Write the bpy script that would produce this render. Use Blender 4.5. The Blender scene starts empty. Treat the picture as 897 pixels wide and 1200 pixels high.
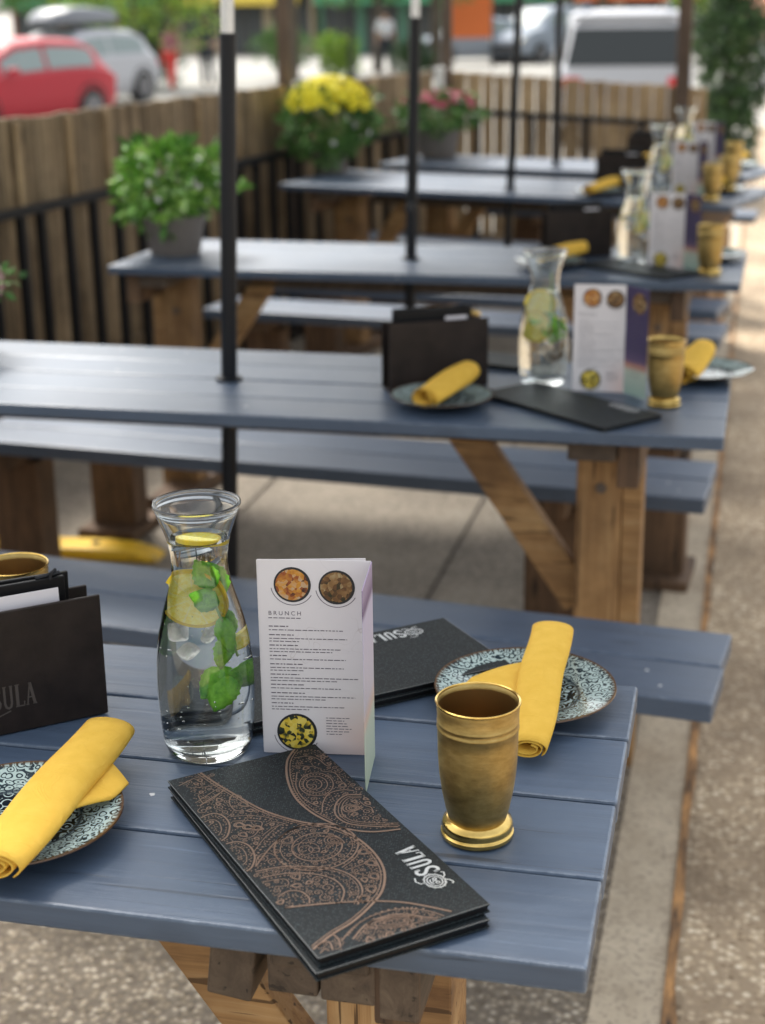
import bpy, math, random
from mathutils import Vector, Matrix, noise
random.seed(7)
R = math.radians
S = bpy.context.scene
col = S.collection

# ---------------------------------------------------------------- camera, sky, sun, exposure
cam = bpy.data.objects.new('camera', bpy.data.cameras.new('camera'))
col.objects.link(cam); S.camera = cam
PITCH, YAW, ROLL = R(18.28), R(13.529), R(-0.7966)
cam.matrix_world = (Matrix.Translation((0, 0, 1.5)) @ Matrix.Rotation(YAW, 4, 'Z')
                    @ Matrix.Rotation(math.pi/2-PITCH, 4, 'X') @ Matrix.Rotation(ROLL, 4, 'Z'))
cd = cam.data
cd.sensor_fit = 'VERTICAL'; cd.sensor_height = 36; cd.sensor_width = 36; cd.lens = 54.1
cd.clip_start = .05; cd.clip_end = 600
cd.dof.use_dof = True; cd.dof.focus_distance = 1.50; cd.dof.aperture_fstop = 4.6

W = bpy.data.worlds.new('World'); S.world = W; W.use_nodes = True
nt = W.node_tree; nt.nodes.clear()
out = nt.nodes.new('ShaderNodeOutputWorld'); bg = nt.nodes.new('ShaderNodeBackground')
sky = nt.nodes.new('ShaderNodeTexSky'); sky.sky_type = 'NISHITA'; sky.sun_disc = False
SUN_EL, SUN_AZ = R(52), R(-35)          # azimuth measured from +Y towards +X
sky.sun_elevation = SUN_EL; sky.sun_rotation = SUN_AZ
sky.air_density = 1.6; sky.dust_density = 4.0; sky.ozone_density = 1.0
hsv = nt.nodes.new('ShaderNodeHueSaturation'); hsv.inputs['Saturation'].default_value = .26
nt.links.new(sky.outputs[0], hsv.inputs['Color']); nt.links.new(hsv.outputs[0], bg.inputs[0])
bg.inputs[1].default_value = .15
nt.links.new(bg.outputs[0], out.inputs[0])
sun = bpy.data.objects.new('sun', bpy.data.lights.new('sun', 'SUN')); col.objects.link(sun)
sun.data.energy = 1.9; sun.data.angle = R(14); sun.data.color = (1, .95, .86)
sd = Vector((math.sin(SUN_AZ)*math.cos(SUN_EL), math.cos(SUN_AZ)*math.cos(SUN_EL), math.sin(SUN_EL)))
sun.rotation_euler = sd.to_track_quat('Z', 'Y').to_euler()
S.view_settings.view_transform = 'Standard'; S.view_settings.look = 'None'
S.view_settings.gamma = 1; S.view_settings.exposure = 1.22
S.render.engine = 'CYCLES'
cy = S.cycles
cy.max_bounces = 14; cy.transmission_bounces = 14; cy.transparent_max_bounces = 12; cy.glossy_bounces = 5; cy.diffuse_bounces = 4
cy.sample_clamp_indirect = 6; cy.use_denoising = True; cy.blur_glossy = .5
try: cy.denoiser = 'OPENIMAGEDENOISE'
except Exception: pass

# ---------------------------------------------------------------- materials
MATS = {}
def mat(name, color=(.5, .5, .5), rough=.6, metal=0, trans=0, ior=1.45, emit=None, spec=None, sheen=0):
    m = bpy.data.materials.new(name); m.use_nodes = True
    b = m.node_tree.nodes['Principled BSDF']
    b.inputs['Base Color'].default_value = (*color, 1); b.inputs['Roughness'].default_value = rough
    b.inputs['Metallic'].default_value = metal; b.inputs['Transmission Weight'].default_value = trans
    b.inputs['IOR'].default_value = ior
    if spec is not None: b.inputs['Specular IOR Level'].default_value = spec
    if sheen: b.inputs['Sheen Weight'].default_value = sheen
    MATS[name] = m
    return m
class N:
    """small node-graph helper"""
    def __init__(s, m): s.t = m.node_tree; s.b = s.t.nodes['Principled BSDF']
    def n(s, kind, **k):
        x = s.t.nodes.new('ShaderNode'+kind)
        for a, v in k.items():
            if a in x.inputs: x.inputs[a].default_value = v
            else: setattr(x, a, v)
        return x
    def l(s, a, b): s.t.links.new(a, b)
    def coord(s, kind='Object', scale=(1, 1, 1), rot=(0, 0, 0)):
        c = s.n('TexCoord'); m = s.n('Mapping'); m.inputs['Scale'].default_value = scale; m.inputs['Rotation'].default_value = rot
        if kind == 'World':
            g = s.n('NewGeometry'); s.l(g.outputs['Position'], m.inputs[0])
        else: s.l(c.outputs[kind], m.inputs[0])
        return m.outputs[0]
    def noise(s, vec, scale, detail=6, rough=.6, dist=0):
        x = s.n('TexNoise'); x.inputs['Scale'].default_value = scale; x.inputs['Detail'].default_value = detail
        x.inputs['Roughness'].default_value = rough; x.inputs['Distortion'].default_value = dist; s.l(vec, x.inputs['Vector']); return x.outputs['Fac']
    def ramp(s, fac, stops):
        x = s.n('ValToRGB'); e = x.color_ramp.elements
        while len(e) < len(stops): e.new(.5)
        for i, (p, c) in enumerate(stops): e[i].position = p; e[i].color = (*c, 1) if len(c) == 3 else c
        s.l(fac, x.inputs[0]); return x.outputs[0]
    def mix(s, f, a, b, mode='MIX'):
        x = s.n('Mix'); x.data_type = 'RGBA'; x.blend_type = mode
        for v, i in ((f, 0), (a, 6), (b, 7)):
            if hasattr(v, 'links'): s.l(v, x.inputs[i])
            else: x.inputs[i].default_value = v if i == 0 else (*v, 1)
        return x.outputs[2]
    def math(s, op, a, b=0.):
        x = s.n('Math'); x.operation = op
        for v, i in ((a, 0), (b, 1)):
            if hasattr(v, 'links'): s.l(v, x.inputs[i])
            else: x.inputs[i].default_value = v
        return x.outputs[0]
    def col(s, c): s.l(c, s.b.inputs['Base Color'])
    def rough(s, c): s.l(c, s.b.inputs['Roughness'])
    def bump(s, h, strength=.3, dist=.002):
        x = s.n('Bump'); x.inputs['Strength'].default_value = strength; x.inputs['Distance'].default_value = dist
        s.l(h, x.inputs['Height']); s.l(x.outputs[0], s.b.inputs['Normal'])
G1 = lambda v: (v, v, v)

def paint_material(name, base, light, rough):
    m = mat(name, base, rough, spec=.75); n = N(m)
    v = n.coord('Object', (2.2, 60, 60)); g = n.noise(v, 1.3, 8, .65, .4)
    v2 = n.coord('Object', (1, 1, 1)); big = n.noise(v2, 5, 5, .6); blot = n.noise(v2, 38, 4, .7)
    gi = n.n('NewGeometry')
    c = n.mix(n.ramp(big, [(.3, G1(0)), (.7, G1(1))]), base, light)
    c = n.mix(n.math('MULTIPLY', n.ramp(g, [(.35, G1(0)), (.75, G1(1))]), .35), c, tuple(x*1.5 for x in light))
    isl = n.math('MULTIPLY', n.math('SUBTRACT', gi.outputs['Random Per Island'], .5), .30)
    br = n.n('HueSaturation'); n.l(c, br.inputs['Color']); n.l(n.math('ADD', isl, 1.), br.inputs['Value']); c = br.outputs[0]
    # rubbed edges: the bevel normal differs from the face normal near an edge
    bv = n.n('Bevel'); bv.samples = 4; bv.inputs['Radius'].default_value = .0035
    dt = n.n('VectorMath'); dt.operation = 'DOT_PRODUCT'; n.l(bv.outputs[0], dt.inputs[0]); n.l(gi.outputs['Normal'], dt.inputs[1])
    edge = n.ramp(dt.outputs['Value'], [(.90, G1(1)), (.985, G1(0))])
    wear = n.math('MULTIPLY', edge, n.ramp(n.noise(v2, 55, 5, .7), [(.40, G1(0)), (.62, G1(.75))]))
    c = n.mix(wear, c, (.33, .38, .44))
    kv = n.n('TexVoronoi'); kv.inputs['Scale'].default_value = 3.1; n.l(n.coord('Object', (1, 2.6, 1)), kv.inputs['Vector'])
    knot = n.ramp(kv.outputs['Distance'], [(.0, G1(1)), (.085, G1(.3)), (.11, G1(0))]); c = n.mix(n.math('MULTIPLY', knot, .55), c, tuple(x*.45 for x in base))
    crk = n.ramp(n.noise(n.coord('Object', (1.6, 75, 30)), 2.0, 3, .5, .5), [(.66, G1(0)), (.70, G1(.7))]); c = n.mix(crk, c, tuple(x*.45 for x in base))
    # knots, flecks and scuffs
    vo = n.n('TexVoronoi'); vo.inputs['Scale'].default_value = 13; n.l(n.coord('Object', (1, 1, 1)), vo.inputs['Vector'])
    fl = n.ramp(n.math('ADD', vo.outputs['Distance'], n.math('MULTIPLY', n.noise(v2, 260, 2), .05)), [(.062, G1(1)), (.070, G1(0))])
    fl = n.math('MULTIPLY', fl, n.ramp(blot, [(.44, G1(0)), (.5, G1(1))]))
    c = n.mix(fl, c, (.60, .61, .60))
    sc = n.ramp(n.noise(n.coord('Object', (7, 90, 20), (0, 0, .35)), 1.1, 3, .5), [(.70, G1(0)), (.78, G1(.5))])
    c = n.mix(sc, c, tuple(min(1, x*1.9) for x in light))
    n.col(c)
    n.rough(n.ramp(n.math('ADD', n.math('MULTIPLY', g, .5), n.math('MULTIPLY', big, .5)), [(.3, G1(rough-.02)), (.7, G1(rough+.12))]))
    n.bump(n.math('SUBTRACT', n.math('ADD', n.math('MULTIPLY', g, 1.3), n.math('MULTIPLY', blot, .35)), n.math('ADD', crk, n.math('MULTIPLY', knot, .6))), .42, .0014)
    return m
paint_material('slate_paint', (.046, .070, .112), (.066, .096, .144), .36)
paint_material('bench_paint', (.050, .074, .116), (.074, .102, .150), .38)

def wood_material(name, dark, mid, light, axis='Z', rough=.7, vary=.5, world=False):
    m = mat(name, mid, rough); n = N(m)
    sc = {'X': (1.2, 22, 22), 'Y': (22, 1.2, 22), 'Z': (22, 22, 1.2)}[axis]
    v = n.coord('Object', sc); g = n.noise(v, 1.6, 9, .7, 1.2)
    big = n.noise(n.coord('Object', (1, 1, 1)), 4.5, 4, .6)
    c = n.ramp(g, [(.28, dark), (.5, mid), (.74, light)])
    c = n.mix(n.ramp(big, [(.38, G1(.0)), (.7, G1(.75))]), c, dark)
    ks = {'X': (1, 3, 3), 'Y': (3, 1, 3), 'Z': (3, 3, 1)}[axis]
    kv = n.n('TexVoronoi'); kv.inputs['Scale'].default_value = 3.4; n.l(n.coord('Object', ks), kv.inputs['Vector'])
    kn = n.ramp(kv.outputs['Distance'], [(.05, G1(1)), (.13, G1(0))]); c = n.mix(n.math('MULTIPLY', kn, .85), c, tuple(x*.5 for x in dark))
    ck_ = n.ramp(n.noise(n.coord('Object', sc), 4.2, 3, .5, .3), [(.63, G1(0)), (.67, G1(.85))]); c = n.mix(ck_, c, tuple(x*.45 for x in dark))
    dirt = n.noise(n.coord('World'), 7, 6, .7); c = n.mix(n.ramp(dirt, [(.5, G1(0)), (.75, G1(.6))]), c, tuple(x*.8 for x in dark))
    gi = n.n('NewGeometry'); br = n.n('HueSaturation'); n.l(c, br.inputs['Color'])
    n.l(n.math('ADD', n.math('MULTIPLY', n.math('SUBTRACT', gi.outputs['Random Per Island'], .5), vary), 1.), br.inputs['Value'])
    n.col(br.outputs[0]); n.bump(g, .5, .003)
    return m
wood_material('post_wood', (.16, .08, .032), (.46, .26, .105), (.64, .42, .20), 'Z')
wood_material('brace_wood', (.16, .08, .032), (.48, .27, .105), (.64, .42, .20), 'X')
wood_material('block_wood', (.055, .038, .026), (.125, .088, .06), (.20, .15, .10), 'Y')  # grey-brown wood, darkened to paint in the shade under the tabletops
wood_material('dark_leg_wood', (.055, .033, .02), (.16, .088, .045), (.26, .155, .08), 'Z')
wood_material('fence_wood', (.13, .09, .052), (.31, .225, .135), (.50, .39, .25), 'Z', .8, .7)
wood_material('pale_fence_wood', (.24, .16, .085), (.44, .31, .17), (.60, .46, .28), 'Z', .8, .35)
wood_material('weathered_post', (.05, .032, .022), (.12, .08, .055), (.19, .13, .09), 'Z')

m = mat('black_metal', (.008, .009, .012), .45, 0, spec=.35)
m = mat('unseen_canopy_cloth', (.42, .42, .41), .9)
m = mat('bolt_metal', (.16, .13, .11), .5, .8)
m = mat('silver_metal', (.62, .62, .62), .25, 1)
m = mat('black_sleeve', (.008, .009, .012), .42, spec=.35)
m = mat('white_paint', (.75, .75, .73), .5)

m = mat('brass_body', (.42, .27, .07), .34, 1); n = N(m)
v = n.coord('Object'); a = n.noise(n.coord('Object', (16, 16, 46)), 2.2, 8, .75); b_ = n.noise(v, 24, 6, .7)
c = n.ramp(n.math('ADD', n.math('MULTIPLY', a, .55), n.math('MULTIPLY', b_, .45)), [(.34, (.24, .165, .06)), (.5, (.42, .30, .11)), (.68, (.58, .44, .19))])
n.col(c); n.rough(n.ramp(b_, [(.3, G1(.34)), (.7, G1(.54))])); n.bump(n.math('ADD', a, n.noise(n.coord('Object', (30, 30, 200)), 3, 4)), .35, .0006)
m = mat('brass_bright', (.68, .46, .13), .2, 1); n = N(m)
n.col(n.ramp(n.noise(n.coord('Object'), 30, 5), [(.35, (.42, .27, .07)), (.65, (.78, .55, .18))]))
m = mat('brass_inside', (.46, .30, .12), .38, 1)

m = mat('clear_glass', (.975, .995, .985), .0, 0, 1, 1.47)
m = mat('water', (.985, .995, .995), .0, 0, 1, 1.333)
m = mat('ice', (.98, .99, .99), .06, 0, .97, 1.305); n = N(m)
n.bump(n.noise(n.coord('Object'), 90, 6, .65), 1., .008)
m = mat('air_bubble', (1, 1, 1), .02, 0, 1, .76)
m = mat('lemon_rind', (.72, .52, .02), .4)
m = mat('lemon_flesh', (.80, .66, .10), .35); n = N(m)
n.b.inputs['Subsurface Weight'].default_value = .3; n.b.inputs['Subsurface Radius'].default_value = (.02, .015, .004)
c_ = n.coord('Object'); sx = n.n('SeparateXYZ'); n.l(c_, sx.inputs[0])
ang = n.math('ARCTAN2', sx.outputs[0], sx.outputs[2]); seg = n.math('ABSOLUTE', n.math('SINE', n.math('MULTIPLY', ang, 4.5)))
n.col(n.mix(n.math('MULTIPLY', n.ramp(seg, [(.04, G1(1)), (.22, G1(0))]), .45), n.ramp(n.noise(n.coord('Object', (30, 30, 30)), 9, 4), [(.35, (.92, .74, .05)), (.65, (.98, .90, .28))]), (.90, .86, .55)))
m = mat('mint_leaf', (.12, .42, .03), .42, spec=.25); n = N(m)
n.b.inputs['Subsurface Weight'].default_value = .2; n.b.inputs['Subsurface Radius'].default_value = (.004, .01, .002)
n.col(n.ramp(n.noise(n.coord('Object'), 70, 5), [(.35, (.07, .32, .012)), (.65, (.30, .70, .06))])); n.bump(n.noise(n.coord('Object'), 170, 4, .6), .7, .0015)
m = mat('mint_stem', (.22, .38, .08), .5)

m = mat('yellow_cloth', (.72, .42, .045), .88, spec=.2); n = N(m)
w1 = n.n('TexWave'); w1.inputs['Scale'].default_value = 420; w1.bands_direction = 'X'; n.l(n.coord('Object'), w1.inputs['Vector'])
w2 = n.n('TexWave'); w2.inputs['Scale'].default_value = 420; w2.bands_direction = 'Y'; n.l(n.coord('Object'), w2.inputs['Vector'])
cr = n.math('ADD', n.noise(n.coord('Object', (1, .25, 1)), 38, 4, .55), n.ramp(n.noise(n.coord('Object', (.7, 1, 1), (0, 0, .5)), 22, 2, .5, 1.5), [(.47, G1(0)), (.5, G1(.5)), (.53, G1(0))]))
n.bump(n.math('ADD', n.math('MULTIPLY', n.math('ADD', w1.outputs['Fac'], w2.outputs['Fac']), .16), cr), .5, .003)
n.col(n.ramp(n.noise(n.coord('Object'), 60, 5), [(.3, (.76, .46, .065)), (.7, (.82, .515, .085))]))

# patterned plate: pale rim with dark scrolls, dark well with pale scrolls
m = mat('plate_glaze', (.5, .55, .52), .12); n = N(m)
c_ = n.coord('Object'); sx = n.n('SeparateXYZ'); n.l(c_, sx.inputs[0])
r_ = n.math('SQRT', n.math('ADD', n.math('MULTIPLY', sx.outputs[0], sx.outputs[0]), n.math('MULTIPLY', sx.outputs[1], sx.outputs[1])))
th = n.math('ARCTAN2', sx.outputs[0], sx.outputs[1])
def scroll(scale, dist, lo, hi):
    nz = n.n('TexNoise'); nz.inputs['Scale'].default_value = scale*.55; nz.inputs['Detail'].default_value = 1; n.l(c_, nz.inputs['Vector'])
    mp = n.n('VectorMath'); mp.operation = 'MULTIPLY_ADD'; n.l(nz.outputs['Color'], mp.inputs[0]); mp.inputs[1].default_value = (dist,)*3; n.l(c_, mp.inputs[2])
    vo = n.n('TexVoronoi'); vo.feature = 'F1'; vo.inputs['Scale'].default_value = scale; n.l(mp.outputs[0], vo.inputs['Vector'])
    rg = n.math('SINE', n.math('MULTIPLY', vo.outputs['Distance'], 17.))
    return n.ramp(rg, [(lo, G1(0)), (hi, G1(1))])
s1 = scroll(112, .009, .25, .50); s2 = scroll(88, .008, .50, .66)
rim_c = n.mix(s1, (.40, .50, .48), (.02, .035, .045))
well_c = n.mix(s2, (.008, .014, .022), (.42, .52, .50))
petals = n.math('MULTIPLY', n.math('SINE', n.math('MULTIPLY', th, 16.)), .0016)
rr = n.math('ADD', r_, petals)
iswell = n.ramp(rr, [(.0565, G1(1)), (.0575, G1(0))])
line1 = n.math('MULTIPLY', n.ramp(r_, [(.0575, G1(0)), (.058, G1(1))]), n.ramp(r_, [(.0605, G1(1)), (.061, G1(0))]))
c2 = n.mix(iswell, rim_c, well_c); c2 = n.mix(line1, c2, (.02, .035, .05))
edge_b = n.math('MULTIPLY', n.ramp(r_, [(.0925, G1(0)), (.0935, G1(1))]), n.ramp(n.math('SINE', n.math('MULTIPLY', th, 90.)), [(.4, G1(0)), (.6, G1(1))]))
c2 = n.mix(edge_b, c2, (.05, .05, .045))
c2 = n.mix(n.ramp(r_, [(.0968, G1(0)), (.0974, G1(1))]), c2, (.10, .055, .03))
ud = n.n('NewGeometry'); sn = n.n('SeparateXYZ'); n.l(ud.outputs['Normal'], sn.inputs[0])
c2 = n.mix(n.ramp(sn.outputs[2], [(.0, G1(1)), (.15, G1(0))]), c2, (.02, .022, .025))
n.col(c2)
m = mat('pale_underside', (.5, .5, .47), .3)

# menu covers
m = mat('cover_board', (.02, .026, .03), .5, spec=.32); n = N(m)
c_ = n.coord('Object', (1, 1, 1), (0, 0, .6))
vo = n.n('TexVoronoi'); vo.inputs['Scale'].default_value = 480; vo.inputs['Randomness'].default_value = .45; n.l(c_, vo.inputs['Vector'])
pt = n.ramp(vo.outputs['Distance'], [(.28, G1(1)), (.5, G1(0))])
ck = n.n('TexBrick'); ck.inputs['Scale'].default_value = 30; ck.inputs['Mortar Size'].default_value = .012; ck.inputs['Color1'].default_value = (1, 1, 1, 1); ck.inputs['Color2'].default_value = (1, 1, 1, 1); ck.inputs['Mortar'].default_value = (0, 0, 0, 1)
n.l(n.coord('Object', (1, 1, 1), (0, 0, .78)), ck.inputs['Vector'])
c = n.mix(pt, (.004, .007, .009), (.021, .036, .042))
c = n.mix(n.ramp(n.noise(n.coord('Object'), 9, 3), [(.4, G1(0)), (.7, G1(.5))]), c, (.010, .012, .012))
c = n.mix(ck.outputs['Color'], (.008, .01, .012), c)
n.col(c); n.bump(pt, .3, .0004); n.rough(n.ramp(pt, [(0, G1(.62)), (1, G1(.42))]))
m = mat('cover_edge', (.004, .004, .005), .5, spec=.3)
m = mat('copper_foil', (.21, .135, .095), .5, .25); 
m = mat('silver_foil', (.66, .68, .68), .3, .35)
m = mat('edge_highlight', (.17, .17, .165), .6)  # highlight along the menu cover's rim, put into the colour
m = mat('brown_leatherette', (.028, .022, .019), .5, spec=.28); n = N(m)
nn = n.noise(n.coord('Object'), 220, 4, .6); n.bump(nn, .35, .0006)
n.col(n.ramp(n.noise(n.coord('Object'), 18, 5), [(.35, (.014, .010, .009)), (.65, (.028, .020, .017))]))
m = mat('emboss', (.085, .07, .06), .33)
m = mat('emboss_shade', (.008, .006, .006), .5)  # shade of the raised letters, painted as an offset dark copy
m = mat('paper', (.70, .67, .70), .7)
m = mat('card_paper', (.70, .67, .68), .5); n = N(m)
c_ = n.coord('Object'); sx = n.n('SeparateXYZ'); n.l(c_, sx.inputs[0])
lines = n.n('TexNoise'); lines.inputs['Scale'].default_value = 28; lines.inputs['Detail'].default_value = 0; lines.inputs['Distortion'].default_value = 2.4; n.l(c_, lines.inputs['Vector'])
vein = n.math('MULTIPLY', n.ramp(lines.outputs['Fac'], [(.488, G1(0)), (.5, G1(1)), (.512, G1(0))]), n.ramp(n.noise(c_, 9, 1), [(.5, G1(0)), (.6, G1(.55))]))
pk = n.math('MULTIPLY', n.ramp(sx.outputs[2], [(.02, G1(1)), (.07, G1(0))]), n.ramp(sx.outputs[0], [(.05, G1(0)), (.10, G1(.55))]))
c = n.mix(pk, (.70, .67, .68), (.78, .48, .40)); c = n.mix(vein, c, (.42, .36, .34)); n.col(c)
m = mat('side_print', (.12, .08, .18), .5); n = N(m)
c_ = n.coord('Object'); sx = n.n('SeparateXYZ'); n.l(c_, sx.inputs[0])
z = n.ramp(n.math('DIVIDE', sx.outputs[2], .21), [(.0, (.30, .42, .36)), (.22, (.45, .50, .42)), (.27, (.50, .24, .17)), (.32, (.12, .08, .16)), (.42, (.06, .045, .11)), (.80, (.05, .035, .095))])
n.col(z)
m = mat('side_print_sheen', (.55, .5, .6), .5); n = N(m); c_ = n.coord('Object'); sx = n.n('SeparateXYZ'); n.l(c_, sx.inputs[0])  # printed bands, with the paleness of grazing light put into the colour
n.col(n.ramp(n.math('DIVIDE', sx.outputs[2], .21), [(.0, (.42, .50, .38)), (.28, (.50, .55, .45)), (.34, (.62, .46, .38)), (.42, (.52, .48, .54)), (.84, (.46, .42, .55)), (.88, (.14, .09, .18)), (.96, (.3, .24, .36))]))
m = mat('print_ink', (.10, .085, .11), .6)
m = mat('dish_rim', (.02, .022, .025), .4)
m = mat('bread_board', (.3, .2, .1), .6)
def food(name, stops, base):
    m = mat(name, base, .5); n = N(m)
    vo = n.n('TexVoronoi'); vo.inputs['Scale'].default_value = 240; n.l(n.coord('Object'), vo.inputs['Vector'])
    sp = n.n('SeparateColor'); n.l(vo.outputs['Color'], sp.inputs[0])
    big = n.noise(n.coord('Object'), 75, 2)
    n.col(n.ramp(n.math('ADD', n.math('MULTIPLY', sp.outputs[0], .45), n.math('MULTIPLY', big, .6)), stops))
food('food_red', [(.25, (.03, .015, .01)), (.42, (.28, .07, .02)), (.58, (.55, .25, .03)), (.80, (.45, .38, .3))], (.4, .2, .05))
food('food_brown', [(.25, (.02, .025, .01)), (.45, (.12, .055, .02)), (.62, (.26, .14, .05)), (.82, (.42, .36, .2))], (.3, .15, .05))
food('food_yellow', [(.30, (.01, .013, .012)), (.47, (.03, .045, .02)), (.55, (.66, .46, .03)), (.75, (.72, .58, .12))], (.5, .4, .1))

# ground
m = mat('aggregate', (.3, .25, .2), .85); n = N(m)
v = n.coord('World')
vo = n.n('TexVoronoi'); vo.inputs['Scale'].default_value = 75; n.l(v, vo.inputs['Vector'])
sp = n.n('SeparateColor'); n.l(vo.outputs['Color'], sp.inputs[0])
st = n.ramp(sp.outputs[0], [(0, (.21, .145, .085)), (.35, (.46, .345, .22)), (.7, (.62, .49, .33)), (.97, (.76, .64, .47))])
c = n.mix(n.ramp(vo.outputs['Distance'], [(.35, G1(0)), (.6, G1(1))]), st, (.36, .27, .175))
c = n.mix(n.ramp(n.noise(v, 1.7, 6, .7), [(.38, G1(.75)), (.58, G1(0))]), c, (.17, .12, .075))
n.col(c); n.bump(vo.outputs['Distance'], .6, .004)
m = mat('aggregate_grey', (.3, .27, .22), .85); n = N(m); v = n.coord('World')
vo = n.n('TexVoronoi'); vo.inputs['Scale'].default_value = 88; n.l(v, vo.inputs['Vector']); sp = n.n('SeparateColor'); n.l(vo.outputs['Color'], sp.inputs[0])
st = n.ramp(sp.outputs[0], [(0, (.11, .085, .058)), (.35, (.23, .185, .13)), (.7, (.35, .29, .21)), (.97, (.46, .40, .31))])
c = n.mix(n.ramp(vo.outputs['Distance'], [(.34, G1(0)), (.6, G1(.8))]), st, (.13, .105, .08)); c = n.mix(n.ramp(n.noise(v, 5, 5, .7), [(.45, G1(0)), (.7, G1(.5))]), c, (.10, .08, .06)); n.col(c); n.bump(vo.outputs['Distance'], .7, .005)
m = mat('patio_concrete', (.25, .21, .17), .8); n = N(m)
c = n.ramp(n.noise(v := n.coord('World'), 2.2, 7, .65), [(.3, (.10, .082, .062)), (.55, (.20, .168, .128)), (.75, (.28, .245, .195))])
vo = n.n('TexVoronoi'); vo.inputs['Scale'].default_value = 110; n.l(v, vo.inputs['Vector']); sp = n.n('SeparateColor'); n.l(vo.outputs['Color'], sp.inputs[0])
c = n.mix(n.ramp(sp.outputs[1], [(.5, G1(0)), (1, G1(.5))]), c, (.40, .35, .29)); n.col(c)
m = mat('pale_strip', (.36, .33, .28), .8); n = N(m)
c = n.ramp(n.noise(n.coord('World'), 6, 7, .7), [(.3, (.35, .28, .195)), (.7, (.54, .45, .33))])
vo = n.n('TexVoronoi'); vo.inputs['Scale'].default_value = 150; n.l(n.coord('World'), vo.inputs['Vector']); sp = n.n('SeparateColor'); n.l(vo.outputs['Color'], sp.inputs[0])
n.col(n.mix(n.ramp(sp.outputs[0], [(.6, G1(0)), (1, G1(.5))]), c, (.16, .13, .10)))
m = mat('joint_litter', (.3, .15, .06), .9); n = N(m)
n.col(n.ramp(n.noise(n.coord('World', (6, 1.2, 1)), 6, 7, .75), [(.36, (.035, .025, .02)), (.5, (.26, .14, .06)), (.64, (.52, .27, .10))]))
m = mat('slab_joint', (.05, .04, .032), .9)
m = mat('street', (.40, .385, .35), .85); n = N(m)
n.col(n.ramp(n.noise(n.coord('World'), .5, 7, .6), [(.3, (.27, .255, .225)), (.7, (.40, .38, .34))]))
m = mat('road', (.3, .29, .27), .85); n = N(m)
n.col(n.ramp(n.noise(n.coord('World'), .6, 7, .6), [(.3, (.25, .24, .22)), (.7, (.36, .35, .32))]))
m = mat('terracotta_grey', (.17, .148, .132), .7)
m = mat('soil', (.03, .02, .013), .95)
def leafmat(name, a, b, c):
    m = mat(name, b, .5); n = N(m); gi = n.n('NewGeometry')
    n.col(n.ramp(gi.outputs['Random Per Island'], [(.0, a), (.5, b), (1., c)]))
leafmat('bright_leaves', (.035, .12, .015), (.13, .33, .035), (.36, .56, .13))
leafmat('dark_leaves', (.03, .09, .02), (.08, .20, .04), (.18, .34, .08))
leafmat('hedge_leaves', (.014, .038, .014), (.034, .08, .024), (.08, .155, .04))
leafmat('tree_leaves', (.08, .18, .02), (.20, .36, .04), (.40, .50, .06))
leafmat('yellow_petals', (.70, .56, .01), (.85, .75, .02), (.92, .85, .06))
leafmat('red_petals', (.28, .02, .06), (.45, .06, .10), (.6, .2, .25))
leafmat('white_petals', (.6, .6, .55), (.75, .75, .7), (.8, .72, .78))
leafmat('pink_petals', (.6, .25, .38), (.75, .4, .5), (.8, .6, .6))
m = mat('bark', (.09, .07, .05), .9); n = N(m); n.col(n.ramp(n.noise(n.coord('Object', (8, 8, 1)), 3, 6), [(.35, (.045, .035, .025)), (.65, (.15, .12, .09))]))
m = mat('yellow_rubber', (.78, .46, .02), .5); n = N(m)
n.col(n.ramp(n.noise(n.coord('Object'), 14, 6, .7), [(.32, (.35, .2, .02)), (.45, (.78, .46, .02)), (.8, (.85, .56, .04))]))
m = mat('car_red', (.36, .022, .035), .5, spec=.4)
m = mat('car_white', (.42, .43, .46), .6, spec=.3)
m = mat('car_silver', (.26, .30, .36), .65, .0, spec=.25)
m = mat('car_grey', (.28, .30, .34), .28, .4)
m = mat('car_glass', (.02, .025, .028), .2)
m = mat('car_glass_pale', (.22, .27, .27), .5)
m = mat('tyre', (.015, .015, .015), .8)
m = mat('rim_metal', (.16, .16, .17), .5, .3)
m = mat('tail_red', (.55, .03, .04), .25)
m = mat('head_lamp', (.85, .82, .7), .15)
m = mat('amber_lamp', (.8, .45, .1), .2)
m = mat('plastic_black', (.02, .02, .022), .5)
m = mat('roof_box_grey', (.16, .17, .19), .35)
m = mat('skin', (.45, .27, .19), .55); m = mat('hair', (.03, .018, .012), .5)
m = mat('red_cloth', (.60, .05, .04), .8); m = mat('rose_cloth', (.30, .12, .13), .8); m = mat('white_cloth', (.7, .7, .74), .8); m = mat('dark_cloth', (.03, .035, .045), .8)
def wallmat(name, c):
    m = mat(name, c, .85); n = N(m); n.col(n.ramp(n.noise(n.coord('Object'), 1.2, 6, .65), [(.3, tuple(x*.8 for x in c)), (.7, tuple(min(1, x*1.15) for x in c))]))
for nm, c in dict(wall_brick=(.20, .085, .055), wall_tan=(.42, .35, .24), wall_grey=(.30, .31, .30), wall_green=(.12, .26, .18), wall_cream=(.5, .46, .38)).items(): wallmat(nm, c)
m = mat('awning_orange', (.68, .17, .05), .8); m = mat('awning_green', (.07, .28, .14), .8); m = mat('awning_yellow', (.70, .52, .08), .8); m = mat('awning_salmon', (.70, .30, .20), .8)
m = mat('shop_glass', (.05, .06, .065), .08); m = mat('shop_frame', (.10, .09, .08), .6)

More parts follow.
